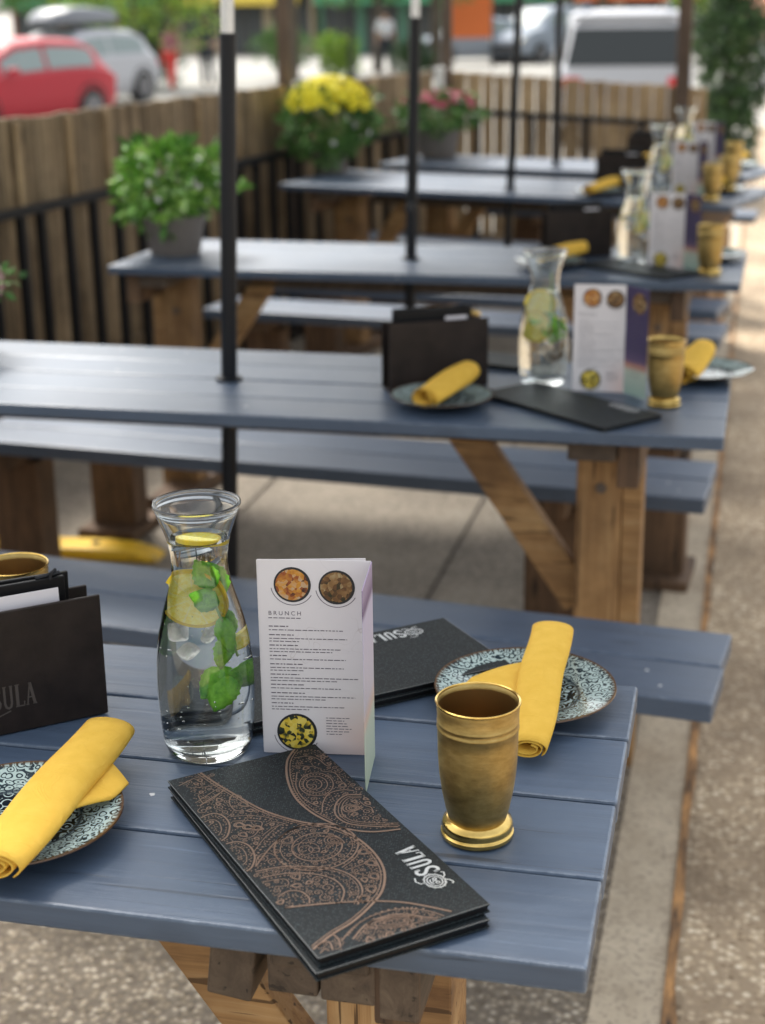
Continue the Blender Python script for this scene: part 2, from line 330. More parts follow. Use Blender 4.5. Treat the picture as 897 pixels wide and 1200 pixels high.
# ---------------------------------------------------------------- builders
class MB:
    def __init__(s): s.v = []; s.f = []; s.M = Matrix()
    def add(s, vs, fs):
        k = len(s.v); s.v += [s.M @ Vector(v) for v in vs]; s.f += [tuple(i+k for i in f) for f in fs]; return s
    def box(s, x0, x1, y0, y1, z0, z1):
        return s.add([(x, y, z) for z in (z0, z1) for y in (y0, y1) for x in (x0, x1)],
                     [(0, 2, 3, 1), (4, 5, 7, 6), (0, 1, 5, 4), (2, 6, 7, 3), (0, 4, 6, 2), (1, 3, 7, 5)])
    def bar(s, a, b, w, h, up=(0, 0, 1)):
        """rectangular bar from a to b, w across, h along 'up'"""
        a, b = Vector(a), Vector(b); d = (b-a).normalized(); u = Vector(up); sd_ = d.cross(u)
        if sd_.length < 1e-4: sd_ = d.cross(Vector((0, 1, 0)))
        sd_.normalize(); u = sd_.cross(d).normalized(); sd_ *= w/2; u *= h/2
        vs = [p+i*sd_+j*u for p in (a, b) for i, j in ((-1, -1), (1, -1), (1, 1), (-1, 1))]
        return s.add(vs, [(0, 1, 2, 3), (7, 6, 5, 4), (0, 4, 5, 1), (1, 5, 6, 2), (2, 6, 7, 3), (3, 7, 4, 0)])
    def lathe(s, prof, seg=40, c=(0, 0, 0), close=False):
        vs = [(c[0]+r*math.cos(2*math.pi*i/seg), c[1]+r*math.sin(2*math.pi*i/seg), c[2]+z) for r, z in prof for i in range(seg)]
        fs = []
        m_ = len(prof); rng = range(m_ if close else m_-1)
        for j in rng:
            k = (j+1) % m_
            for i in range(seg): fs.append((j*seg+i, j*seg+(i+1) % seg, k*seg+(i+1) % seg, k*seg+i))
        return s.add(vs, fs)
    def solid_lathe(s, prof, seg=40, c=(0, 0, 0)):
        """profile that starts and ends on the axis"""
        k = len(s.v); s.lathe(prof[1:-1], seg, c); n_ = len(prof)-2
        s.add([(c[0], c[1], c[2]+prof[0][1]), (c[0], c[1], c[2]+prof[-1][1])], [])
        a = len(s.v)-2
        for i in range(seg):
            s.f.append((k+(i+1) % seg, k+i, a)); s.f.append((k+(n_-1)*seg+i, k+(n_-1)*seg+(i+1) % seg, a+1))
        return s
    def tube(s, path, r, seg=8, cap=True):
        path = [Vector(p) for p in path]; rs = r if isinstance(r, (list, tuple)) else [r]*len(path)
        vs = []; ref = None
        for i, p in enumerate(path):
            d = (path[min(i+1, len(path)-1)]-path[max(i-1, 0)]).normalized()
            a = d.cross(Vector((0, 0, 1)) if abs(d.z) < .95 else Vector((1, 0, 0))).normalized() if ref is None else (ref-d*ref.dot(d)).normalized()
            ref = a; b = d.cross(a)
            vs += [p+(a*math.cos(2*math.pi*k/seg)+b*math.sin(2*math.pi*k/seg))*rs[i] for k in range(seg)]
        fs = [(i*seg+k, i*seg+(k+1) % seg, (i+1)*seg+(k+1) % seg, (i+1)*seg+k) for i in range(len(path)-1) for k in range(seg)]
        if cap: fs += [tuple(range(seg))[::-1], tuple(range((len(path)-1)*seg, len(path)*seg))]
        return s.add(vs, fs)
    def prism(s, poly, z0, z1):
        n_ = len(poly); vs = [(x, y, z0) for x, y in poly]+[(x, y, z1) for x, y in poly]
        return s.add(vs, [tuple(range(n_))[::-1], tuple(range(n_, 2*n_))]+[(i, (i+1) % n_, n_+(i+1) % n_, n_+i) for i in range(n_)])
    def ribbon(s, pts, w, z, t=.0003, closed=False):
        """flat raised line in the xy plane"""
        P = [Vector((p[0], p[1])) for p in pts]; n_ = len(P)
        if n_ < 2: return s
        ws = w if isinstance(w, (list, tuple)) else [w]*n_
        L = []; Rr = []
        for i in range(n_):
            a = P[(i-1) % n_ if closed else max(i-1, 0)]; b = P[(i+1) % n_ if closed else min(i+1, n_-1)]
            d = (b-a); d = d.normalized() if d.length > 1e-9 else Vector((1, 0)); q = Vector((-d.y, d.x))*ws[i]/2
            L.append(P[i]+q); Rr.append(P[i]-q)
        vs = [(p.x, p.y, z+t) for p in L]+[(p.x, p.y, z+t) for p in Rr]
        m_ = n_ if closed else n_-1
        return s.add(vs, [(n_+i, n_+(i+1) % n_, (i+1) % n_, i) for i in range(m_)])
    def build(s, name, mt, parent=None, smooth=False, bevel=0, seg=2, loc=None, angle=40, autos=True):
        me = bpy.data.meshes.new(name); me.from_pydata([tuple(v) for v in s.v], [], s.f); me.update()
        me.materials.append(MATS[mt] if isinstance(mt, str) else mt)
        o = bpy.data.objects.new(name, me); col.objects.link(o)
        if loc is not None: o.location = loc
        if parent is not None: o.parent = parent
        if smooth:
            for p in me.polygons: p.use_smooth = True
            if autos: me.set_sharp_from_angle(angle=R(angle))
        if bevel:
            b = o.modifiers.new('bevel', 'BEVEL'); b.width = bevel; b.segments = seg; b.limit_method = 'ANGLE'; b.angle_limit = R(40)
        return o
def tag(o, label=None, cat=None, group=None, kind=None):
    for k, v in (('label', label), ('category', cat), ('group', group), ('kind', kind)):
        if v: o[k] = v
    return o
def empty(name, loc, rz=0, label=None, cat=None, group=None):
    o = bpy.data.objects.new(name, None); col.objects.link(o); o.location = loc; o.rotation_euler = (0, 0, rz); o.empty_display_size = .05
    return tag(o, label, cat, group)
def copy_tree(o, parent=None):
    c = o.copy(); col.objects.link(c); c.parent = parent
    for ch in list(o.children): copy_tree(ch, c)
    return c
def clone(o, loc, rz, label, scale=None):
    c = copy_tree(o); c.location = loc; c.rotation_euler = (0, 0, rz); c['label'] = label
    if scale: c.scale = scale
    return c
TZ = .7736     # table top height

# ---------------------------------------------------------------- ground
def plane(name, pts, z, mt, t=0):
    b = MB(); b.add([(x, y, z) for x, y in pts], [tuple(range(len(pts)))]); return tag(b.build(name, mt), kind='structure')
KX = -.173
b = MB(); b.add([(-400, -200, -.62), (400, -200, -.62), (400, 500, -.62), (-400, 500, -.62)], [(0, 1, 2, 3)]); tag(b.build('ground', 'street'), kind='structure')
b = MB(); b.box(-3.1, KX, 2.9, 9.6, -.5, 0); tag(b.build('patio', 'patio_concrete'), kind='structure')
b = MB(); b.box(-3.1, KX, -3, 2.9, -.5, .001); tag(b.build('pebbled_ground', 'aggregate_grey'), kind='structure')
b = MB(); b.box(KX, -.062, -3, 16, -.5, .004); tag(b.build('kerb_strip', 'pale_strip'), kind='structure')
b = MB()
ys = [-3+.12*i for i in range(160)]
lx = [(-.062-.004*abs(noise.noise(Vector((0, y*9, 0)))), -.045+.014*noise.noise(Vector((5, y*7, 0)))) for y in ys]
b.add([(a, y, .009) for y, (a, _) in zip(ys, lx)]+[(c, y, .009) for y, (_, c) in zip(ys, lx)], [(i, len(ys)+i, len(ys)+i+1, i+1) for i in range(len(ys)-1)])
tag(b.build('pavement_joint', 'joint_litter'), kind='structure')
b = MB(); b.box(-.062, 5, -3, 20, -.5, 0); tag(b.build('pavement', 'aggregate'), kind='structure')
b = MB()
for y in (3.55, 5.1, 6.6): b.add([(-3.1, y+.02, .004), (KX, y-.1, .004), (KX, y-.092, .004), (-3.1, y+.028, .004)], [(0, 1, 2, 3)])
for x in (-.78, -1.5): b.add([(x, 3, .004), (x+.008, 3, .004), (x+.008, 9.5, .004), (x, 9.5, .004)], [(0, 1, 2, 3)])
tag(b.build('patio_joints', 'slab_joint'), kind='structure')
b = MB(); b.add([(-60, 9.6, -.401), (-.062, 9.6, -.401), (-.062, 20, -.401), (60, 20, -.401), (60, 100, -.401), (-60, 100, -.401)], [(0, 1, 2, 3, 4, 5)])
b.add([(-60, -3, -.401), (-3.1, -3, -.401), (-3.1, 9.6, -.401), (-60, 9.6, -.401)], [(0, 1, 2, 3)]); tag(b.build('street_paving', 'street'), kind='structure')
b = MB(); b.add([(-60, 38, -.396), (60, 26, -.396), (60, 44, -.396), (-60, 66, -.396)], [(0, 1, 2, 3)]); tag(b.build('road', 'road'), kind='structure')

# ---------------------------------------------------------------- tables and benches
def table(xr, yf, rot, L, Wd, label, first=False, boards=4, brace=(.47, .035, .16, .345), lin=.235):
    """origin of the Empty: centre of the table on the ground; right front corner at (xr, yf)"""
    c = Vector((xr, yf, 0))+Matrix.Rotation(rot, 3, 'Z') @ Vector((-L/2, Wd/2, 0))
    t = empty('picnic_table', c, rot, label, 'table', 'blue picnic tables in a row')
    b = MB(); bw = Wd/boards; g = .0022
    for i in range(boards):
        d = random.uniform(-.002, .002); dz = random.uniform(-.0007, .0007)
        b.box(-L/2+d, L/2+(-.001, .0, .001, .002)[i % 4], -Wd/2+i*bw+g, -Wd/2+(i+1)*bw-g, TZ-.0245+dz, TZ+dz)
    b.build('tabletop', 'slate_paint', t, bevel=.0028, seg=2)
    th = TZ-.0265
    for sx in (1, -1):
        px = sx*(L/2-(.235 if sx > 0 else lin))
        b = MB()
        b.box(px-.044, px+.044, -.05, .04, 0, th-.045)
        b.build('post', 'post_wood', t, bevel=.003)
        b = MB(); q = px+.0455 if sx > 0 else px-.0455-.038
        b.box(q, q+.038, -.045, .045, .0, th-.095); b.build('side_board', 'brace_wood', t, bevel=.002)
        for zz in (.20, .60):
            b = MB(); b.M = Matrix.Translation((px+.004*sx, -.0515, zz)) @ Matrix.Rotation(R(90), 4, 'X'); b.solid_lathe([(0, -.002), (.011, -.002), (.011, .001), (.0065, .0012), (.0065, .006), (0, .006)], 10); b.build('bolt', 'bolt_metal', t)
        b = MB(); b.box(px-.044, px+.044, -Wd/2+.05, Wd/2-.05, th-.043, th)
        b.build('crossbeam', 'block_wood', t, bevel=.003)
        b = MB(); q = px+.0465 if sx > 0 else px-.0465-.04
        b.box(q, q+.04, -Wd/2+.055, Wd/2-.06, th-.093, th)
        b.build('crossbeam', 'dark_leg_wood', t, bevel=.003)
        b = MB()
        a0 = (px-sx*(brace[1]), -.0, brace[3]); a1 = (px-sx*(brace[0]-.165), 0, th-.012)
        b.bar(a0, a1, .040, .070, up=(sx, 0, 1)); b.build('brace', 'brace_wood', t, bevel=.003)
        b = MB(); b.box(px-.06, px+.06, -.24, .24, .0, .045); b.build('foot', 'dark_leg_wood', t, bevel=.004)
    b = MB(); b.box(-L/2+.30, L/2-.30, -.02, .02, th-.075, th-.0), b.build('rail', 'block_wood', t, bevel=.003)
    return t
def bench(xr, yf, rot, L, Wd, z, label, inset=.2, rin=None):
    c = Vector((xr, yf, 0))+Matrix.Rotation(rot, 3, 'Z') @ Vector((-L/2, Wd/2, 0))
    t = empty('bench', c, rot, label, 'bench', 'blue benches beside the picnic tables')
    b = MB()
    for i in (0, 1): b.box(-L/2, L/2-.006*i, -Wd/2+i*Wd/2+.003, -Wd/2+(i+1)*Wd/2-.003, z-.036, z+random.uniform(-.001, .001))
    b.build('seat', 'bench_paint', t, bevel=.004)
    for sx in (1, -1):
        px = sx*(L/2-(rin if rin and sx > 0 else inset))
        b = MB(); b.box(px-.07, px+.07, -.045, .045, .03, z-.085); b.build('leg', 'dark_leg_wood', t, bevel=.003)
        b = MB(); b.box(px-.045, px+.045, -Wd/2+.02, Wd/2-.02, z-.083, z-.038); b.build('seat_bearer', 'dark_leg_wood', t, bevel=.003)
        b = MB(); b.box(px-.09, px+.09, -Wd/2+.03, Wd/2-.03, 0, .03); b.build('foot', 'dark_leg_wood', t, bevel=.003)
    return t
T1 = table(-.09, 1.047, .0081, 1.84, .545, 'nearest slate-blue picnic table, set with carafe, menus, brass cup and two plates')
b = MB()     # short offcut blocks screwed under the front edge of the nearest table
for (x, w, z1, tl) in ((-.402, .042, .085, .12), (-.352, .046, .072, 0), (-.302, .050, .074, 0), (-.257, .036, .086, 0)):
    b = MB(); b.M = Matrix.Translation((x, 1.10, TZ-.028)) @ Matrix.Rotation(tl, 4, 'Y'); b.box(-w/2, w/2, 0, .30, -z1, 0)
    o = b.build('underside_block', 'block_wood', None, bevel=.003); o.parent = T1; o.matrix_parent_inverse = (Matrix.Translation(T1.location) @ Matrix.Rotation(.0081, 4, 'Z')).inverted()
T2 = table(-.0228, 2.650, 0, 2.12, .55, 'second picnic table from the front, black umbrella pole through its top')
T3 = table(-.0175, 4.215, -.013, 1.83, .57, 'third picnic table, holding the leafy green plant on its left end', lin=.12)
T4 = table(-.075, 5.90, -.27, 1.98, .62, 'fourth picnic table, holding the yellow flowers on its left end', lin=.20)
T5 = table(-.03, 6.86, -.27, 1.80, .50, 'farthest picnic table, in front of the back fence with the red flowers')
bench(-.015, 2.252, -.105, 1.95, .30, .45, 'bench directly behind the nearest table, its right end jutting past the tabletop', .52)
bench(-.064, 3.308, -.085, 1.90, .31, .45, 'bench just behind the second table and its black pole', .085, .36)
bench(-.08, 3.86, -.06, 1.85, .28, .44, 'bench in front of the third table, mostly hidden by the second table', .12)
bench(-.08, 5.05, -.12, 1.87, .26, .45, 'bench right behind the third table, lower of two seen under its top')
bench(-.10, 5.52, -.17, 1.80, .26, .45, 'bench in front of the fourth table, upper of two seen under the third table')
bench(-.30, 6.66, -.27, 1.65, .24, .45, 'bench between the fourth and fifth tables')
bench(.014, 7.72, -.10, 1.35, .26, .5, 'bench behind the farthest table, its right end sticking out over the pavement')

# ---------------------------------------------------------------- fences
def fence(pts, H0, H1, mt, label, bw=.05, name='board_fence', rail_off=.075, rail_h=.31, seg_boards=1, depth=.02, rail=True, base=0.):
    t = empty(name, (pts[0][0], pts[0][1], base), 0, label, 'fence')
    tot = sum((Vector(pts[i+1])-Vector(pts[i])).length for i in range(len(pts)-1)); s0 = 0
    o0 = Vector((pts[0][0], pts[0][1], base)); rails = MB(); bal = []
    boards = MB(); inner = []
    for i in range(len(pts)-1):
        a, c = Vector(pts[i]), Vector(pts[i+1]); d = (c-a); ln = d.length; d.normalize(); nrm = Vector((d.y, -d.x))
        k = 0.
        while k < ln:
            w = bw*random.uniform(.85, 1.15); w = min(w, ln-k)
            H = H0+(H1-H0)*(s0+k)/tot+random.uniform(-.004, .004)
            p = a+d*(k+w/2)-Vector(o0[:2]); off = random.uniform(-.003, .003)
            q = p-nrm*off
            boards.bar((q.x, q.y, .02), (q.x, q.y, H-base), w-.006, depth, up=(nrm.x, nrm.y, 0)); k += w
        inner.append((a, d, ln, nrm, s0)); s0 += ln
    boards.build('boards', mt, t)
    if mt == 'fence_wood':
        for yy in (4.84, 5.16, 5.42, 6.15, 6.5):  # thin pale strips on the upper part of the boards
            b = MB(); xx = -2.43+.28*(yy-4.77)/2.13+.022
            b.box(xx-o0.x-.006, xx-o0.x+.006, yy-o0.y-.016, yy-o0.y+.016, .84, 1.14); b.build('thin_pale_strip', 'pale_fence_wood', t)
    b = MB()
    for a, d, ln, nrm, s in inner:
        for zz in (.25,):
            p = a-Vector(o0[:2])+nrm*.03; q = p+d*ln; b.bar((p.x, p.y, zz), (q.x, q.y, zz), .03, .07)
    b.build('back_rail', 'fence_wood', t)
    return t
LF = [(-2.95, .6), (-2.43, 4.77), (-2.15, 6.9), (-1.72, 8.42)]
fence(LF, 1.155, 1.15, 'fence_wood', 'dark brown board fence along the left side of the tables')
BF = [(-1.69, 8.46), (-.27, 8.66)]
fence(BF, 1.15, 1.045, 'pale_fence_wood', 'pale tan board fence across the back, in front of the silver van', bw=.075)
def railing(pts, z0, z1, label, sp=.135, off=.08, topw=.03):
    t = empty('metal_railing', (pts[0][0], pts[0][1], 0), 0, label, 'railing')
    o0 = Vector(pts[0]); tot = sum((Vector(pts[i+1])-Vector(pts[i])).length for i in range(len(pts)-1))
    top = MB(); low = MB(); s = 0; bals = []
    for i in range(len(pts)-1):
        a, c = Vector(pts[i]), Vector(pts[i+1]); d = c-a; ln = d.length; d.normalize(); nrm = Vector((d.y, -d.x))*off
        za, zb = (z0+(z1-z0)*k/tot for k in (s, s+ln)); p = a-o0+nrm; q = c-o0+nrm
        top.bar((p.x, p.y, za), (q.x, q.y, zb), .035, .028); low.bar((p.x, p.y, .12), (q.x, q.y, .12), .03, .025)
        k = sp/2
        while k < ln:
            r_ = p+d*k; zz = za+(zb-za)*k/ln; bb = MB(); bb.box(r_.x-.014, r_.x+.014, r_.y-.014, r_.y+.014, .0, zz-.012); bals.append(bb); k += sp
        s += ln
    top.build('top_rail', 'black_metal', t); low.build('bottom_rail', 'black_metal', t)
    for bb in bals[-90:]: bb.build('baluster', 'black_metal', t)
railing(LF[:-1]+[(-1.80, 8.2)], .865, .86, 'black metal railing in front of the left fence', .17)
railing([(-1.62, 8.46), (-.45, 8.62)], .95, .87, 'black metal railing in front of the tan back fence', .29)
for x, y, r0, lb in ((-2.12, 7.02, .028, 'dark brown timber post rising from the left fence beside the yellow flowers'), (-1.63, 8.40, .022, 'thin timber post at the back corner of the fence'), (-.40, 8.62, .038, 'thick brown timber post beside the evergreen at the fence end')):
    t = empty('timber_post', (x, y, 0), 0, lb, 'post')
    b = MB(); b.box(-r0, r0, -r0, r0, 0, 2.7); b.build('shaft', 'weathered_post', t, bevel=.004)
    b = MB(); b.box(-r0-.012, r0+.012, -r0-.012, r0+.012, 2.7, 2.73); b.build('cap', 'weathered_post', t)
t = empty('white_marker_post', (-1.66, 8.33, 0), 0, 'short white post where the two fences meet', 'post')
b = MB(); b.box(-.022, .022, -.022, .022, 0, 1.16); b.build('shaft', 'white_paint', t, bevel=.004)
b = MB(); b.box(-.028, .028, -.028, .028, 1.16, 1.175); b.build('cap', 'white_paint', t)

# ---------------------------------------------------------------- umbrella poles, with added unseen canopies
def pole(x, y, zs, label, knob=None, lean=(0, 0), z0=.05, cr=1.12):
    t = empty('patio_umbrella', (x, y, 0), 0, label, 'umbrella', 'umbrellas standing through the tables'); t.rotation_euler = (lean[0], lean[1], 0)
    b = MB(); b.lathe([(.001, z0), (.0165, z0+.002), (.0165, zs)], 20); b.lathe([(.0178, zs-.012), (.0178, zs)], 20); b.build('sleeve', 'black_sleeve', t, True)
    b = MB(); b.lathe([(.0125, zs), (.0125, 2.62)], 20); b.build('shaft', 'silver_metal', t, True)
    if z0 < .1: b = MB(); b.solid_lathe([(0, 0), (.055, 0), (.055, .008), (.022, .012), (.020, .06), (.0, .06)], 28); b.build('base', 'black_metal', t, True)
    b = MB(); b.lathe([(cr, 2.13), (cr+.01, 2.20), (cr*.67, 2.36), (.35, 2.50), (.01, 2.60)], 8); o = b.build('canopy', 'unseen_canopy_cloth', t); m_ = o.modifiers.new('s', 'SOLIDIFY'); m_.thickness = .004  # canopy above the frame, added to shade the tables
    for k in range(8):
        a = k*math.pi/4; b = MB(); b.tube([(.02*math.cos(a), .02*math.sin(a), 2.57), (cr*.98*math.cos(a), cr*.98*math.sin(a), 2.18)], .007, 6); b.build('rib', 'black_metal', t)
    b = MB(); b.lathe([(.017, TZ+.001), (.027, TZ+.001), (.027, TZ+.006), (.0175, TZ+.008)], 20); b.build('collar', 'black_metal', t, True)
    if knob:
        b = MB(); b.M = Matrix.Translation((0, -.03, knob)) @ Matrix.Rotation(R(90), 4, 'X'); b.solid_lathe([(0, -.014), (.006, -.014), (.006, 0), (.013, .002), (.013, .012), (0, .014)], 12); b.build('knob', 'plastic_black', t, True)
pole(-1.054, 2.92, 1.452, 'umbrella pole with silver top, through the second table', lean=(0, R(2.4)))
pole(-1.005, 4.50, 1.462, 'umbrella pole through the third table', .93, (0, R(1.5)), z0=.50)
pole(-.990, 6.30, 1.62, 'umbrella pole through the fourth table', lean=(0, R(2)), z0=.50, cr=.95)
pole(-.90, 7.28, 1.60, 'umbrella pole through the farthest table, slimmest in view', z0=.50, cr=.8)

# yellow bump stop
t = empty('wheel_stop', (-1.93, 3.86, 0), R(4), 'yellow rubber wheel stop lying on the paving under the benches', 'wheel stop')
b = MB(); pr = [(-.5, .0), (-.5, .034), (.18, .038), (.26, .034), (.32, .018), (.35, 0)]
b.add([(x, y, z) for y in (-.05, .05) for x, z in pr], [tuple(range(6)), tuple(range(6, 12))[::-1]]+[(i, i+6, (i+1) % 6+6, (i+1) % 6) for i in range(6)])
b.build('body', 'yellow_rubber', t, bevel=.012)
b = MB()
for x in (-.3, 0, .15): b.lathe([(.012, .034), (.012, .042), (.0, .042)], 10, (x, 0, 0))
b.build('bolt', 'black_metal', t)

# ---------------------------------------------------------------- tableware prototypes
def make_carafe(variant, label, loc, rz=0):
    t = empty('water_carafe', loc, rz, label, 'carafe', 'glass water carafes, one on each table')
    P = [(.0, .0), (.039, .0), (.0425, .003), (.0455, .012), (.0475, .030), (.0490, .055), (.0495, .075), (.0485, .10), (.0455, .125), (.0405, .148), (.0345, .168), (.0300, .184), (.0278, .198), (.0280, .212), (.0315, .230), (.0375, .247), (.0415, .257), (.0430, .2615)]
    def rad(z):
        q = P[1:]
        for (r0, z0), (r1, z1) in zip(q, q[1:]):
            if z0 <= z <= z1: return r0+(r1-r0)*(z-z0)/(z1-z0)
        return q[-1][0]
    zs = [.0, .001, .003, .007]+[.012+i*.0083 for i in range(31)]
    def sm(z): return sum(rad(min(max(z+d, 0), .2615)) for d in (-.006, -.003, 0, .003, .006))/5 if z > .015 else rad(z)
    th = .0022
    outer = [(sm(z), z) for z in zs]; inner = [(sm(z)-th, z) for z in zs if z > .011]
    prof = [(0, .0)]+outer+[(.0438, .2635), (.0435, .2655), (.0420, .2662), (.0405, .2650)]+inner[::-1]+[(inner[0][0]*.85, .0095), (inner[0][0]*.4, .0085), (0, .0082)]
    b = MB(); b.solid_lathe(prof, 56); b.build('glass', 'clear_glass', t, True, angle=60)
    wl = .229 if variant == 0 else .185
    wp = [(r+.0004, z) for r, z in inner if z < wl]
    wp = [(0, .0080), (inner[0][0]*.4, .0083), (inner[0][0]*.85+.0003, .0092)]+wp+[(sm(wl)-th+.0004, wl), (sm(wl)-th-.003, wl-.0006), (0, wl-.0006)]
    b = MB(); b.solid_lathe(wp, 56); b.build('water', 'water', t, True, angle=60)
    # lemon slices
    def lemon(c, r, rot, arc=(0, 360)):
        M_ = Matrix.Translation(c) @ rot.to_matrix().to_4x4()
        n_ = 28; a0, a1 = map(R, arc); full = abs(arc[1]-arc[0]) >= 359
        pts = [(r*math.sin(a0+(a1-a0)*i/n_), r*math.cos(a0+(a1-a0)*i/n_)) for i in range(n_ if full else n_+1)]
        f = MB()
        poly = [(x*.90, z) for x, z in [(x, z*.90) for x, z in pts]]
        f.add([(x, y, z) for y in (-.0024, .0024) for x, z in poly], [tuple(range(len(poly))), tuple(range(len(poly), 2*len(poly)))[::-1]]+[(i, i+len(poly), (i+1) % len(poly)+len(poly), (i+1) % len(poly)) for i in range(len(poly))])
        o = f.build('lemon_slice', 'lemon_flesh', t); o.matrix_local = M_
        g = MB(); nn_ = len(pts)
        ring = []
        for x, z in pts:
            ring += [(x*.90, -.0026, z*.90), (x*1.0, -.0022, z*1.0), (x*1.0, .0022, z*1.0), (x*.90, .0026, z*.90)]
        fs = []
        for i in range(nn_ if full else nn_-1):
            j = (i+1) % nn_
            for k in range(3): fs.append((i*4+k, j*4+k, j*4+k+1, i*4+k+1))
        g.add(ring, fs); g.build('rind', 'lemon_rind', o)
    from mathutils import Euler
    def leaf(c, ln, w, eul, curl=.3):
        b = MB(); vs = []; fs = []; n_ = 13
        for i in range(n_+1):
            u = i/n_; ww = w*.9*(math.sin(math.pi*(u*.97+.02)**.75)**.9)*(1+.10*(i % 2))/2; zz = curl*ln*(u-.5)**2
            for s_ in (-1, -.5, 0, .5, 1): vs.append((s_*ww*1.05+random.uniform(-.0006, .0006), u*ln, zz+abs(s_)*ww*.35))
        for i in range(n_):
            for k in range(4): a = i*5+k; fs.append((a, a+1, a+6, a+5))
        b.add(vs, fs); o = b.build('mint_leaf', 'mint_leaf', t, True, autos=False); o.matrix_local = Matrix.Translation(c) @ Euler(eul).to_matrix().to_4x4()
        o.scale = (1.22, 1.15, 1.2); sd2 = o.modifiers.new('solid', 'SOLIDIFY'); sd2.thickness = .0006
    if variant == 0:
        lemon((-.005, -.009, .169), .0325, Euler((R(8), 0, R(-14))), (-62, 232))
        lemon((0, 0, .2265), .0225, Euler((R(80), R(4), 0)))
        lemon((.022, .012, .120), .016, Euler((R(12), R(40), R(40))), (20, 200))
        leaf((.016, -.018, .184), .030, .022, (R(95), R(-30), R(-10)))
        leaf((.022, -.020, .174), .034, .024, (R(-70), R(160), R(12)))
        leaf((.019, -.020, .165), .030, .020, (R(-85), R(120), R(40)))
        leaf((.026, -.016, .155), .036, .018, (R(-78), R(20), R(-10)))
        leaf((.018, -.018, .150), .034, .016, (R(-95), R(-14), R(0)))
        leaf((.022, -.010, .128), .032, .016, (R(-80), R(10), R(30)))
        leaf((.022, -.006, .090), .036, .028, (R(-80), R(40), R(0)))
        leaf((.028, -.006, .092), .036, .026, (R(-60), R(-30), R(20)))
        leaf((.018, -.008, .086), .032, .028, (R(-110), R(10), R(-30)))
        b = MB(); b.tube([(.012, -.018, .172), (.018, -.017, .15), (.025, -.012, .128), (.028, -.006, .105)], .0012, 6); b.build('mint_stem', 'mint_stem', t, True)
    else:
        lemon((-.008, -.012, .160), .030, Euler((R(6), 0, R(10))), (-90, 240))
        lemon((-.012, -.015, .118), .032, Euler((R(10), R(30), R(-16))), (-60, 200))
        lemon((.008, .008, .132), .026, Euler((R(70), R(20), R(0))), (0, 260))
        for k in range(13):
            a = random.uniform(0, 6.28); leaf((.012+.014*math.cos(a), -.010+.014*math.sin(a), random.uniform(.095, .17)), .032, .020, (random.uniform(-2, 0), random.uniform(-1, 1), a))
        b = MB(); b.tube([(.014, -.012, .225), (.016, -.012, .18), (.012, -.014, .13)], .0014, 6); b.build('mint_stem', 'mint_stem', t, True)
    rnd = random.Random(3)
    for c, s_ in (((-.018, .004, .128), .015), ((.002, .014, .122), .014), ((-.012, .016, .104), .013)):
        b = MB(); b.M = Matrix.Translation(c) @ Euler((rnd.random()*3, rnd.random()*3, rnd.random()*3)).to_matrix().to_4x4(); b.box(-s_*.62, s_*.62, -s_*.30, s_*.34, -s_*.55, s_*.5)
        b.build('ice_cube', 'ice', t, True, bevel=.004)
    rnd = random.Random(9)
    b = MB()
    for k in range(150):
        z = rnd.uniform(.012, .20); a = rnd.uniform(0, 6.283); rr = (sm(z)-th-.0012)*(1 if rnd.random() < .6 else rnd.uniform(.3, .95)); q_ = rnd.uniform(.0004, .0011)
        b.solid_lathe([(0, -q_), (q_*.75, -q_*.66), (q_, 0), (q_*.75, q_*.66), (0, q_)], 7, (rr*math.cos(a), rr*math.sin(a), z))
    o = b.build('air_bubbles', 'air_bubble', t, True, autos=False); o['kind'] = 'stuff'
    return t
def make_cup(label, loc, rz=0, s=1):
    t = empty('brass_cup', loc, rz, label, 'cup', 'brass cups, set out on the tables'); t.scale = (s,)*3
    P = [(.0, .0105), (.0235, .0105), (.0262, .017), (.0292, .028), (.0325, .045), (.0348, .062), (.0360, .080), (.0364, .096), (.0366, .108), (.0372, .1088), (.0372, .1105), (.0366, .1113), (.0366, .1145), (.0370, .115), (.0370, .1162), (.0366, .1168), (.0372, .128), (.0380, .1325), (.0376, .1340), (.0368, .1335), (.0360, .128)]
    b = MB(); b.lathe(P[1:], 56); b.build('body', 'brass_body', t, True, angle=50)
    b = MB(); I = [(.0360, .128), (.0352, .10), (.0340, .07), (.028, .035), (.020, .022), (.001, .020)]; b.lathe(I, 48); b.build('lining', 'brass_inside', t, True)
    b = MB(); b.solid_lathe([(0, 0), (.0325, 0), (.0338, .002), (.0335, .0045), (.0318, .0055), (.0312, .0075), (.0330, .0105), (.0318, .0150), (.0285, .0172), (.0268, .0185), (0, .0185)], 56); b.build('foot', 'brass_bright', t, True, angle=50)
    b = MB(); b.lathe([(.0379, .1322), (.0385, .1332), (.0384, .1344), (.0376, .1348), (.0367, .1342), (.0364, .1330)], 56); b.build('rim', 'brass_bright', t, True)
    return t
def make_plate(label, loc, rz=0):
    t = empty('patterned_plate', loc, rz, label, 'plate', 'small patterned plates, two on each table')
    top = [(.001, .0075), (.040, .0075), (.052, .0085), (.060, .0108), (.080, .0165), (.0965, .0205), (.0985, .0210), (.0990, .0195)]
    bot = [(.0965, .0180), (.080, .0138), (.060, .0078), (.052, .0050), (.046, .0035), (.045, .0), (.042, .0), (.041, .0035), (.001, .0035)]
    b = MB(); b.lathe(top+bot, 72); b.build('dish', 'plate_glaze', t, True, angle=50)
    return t
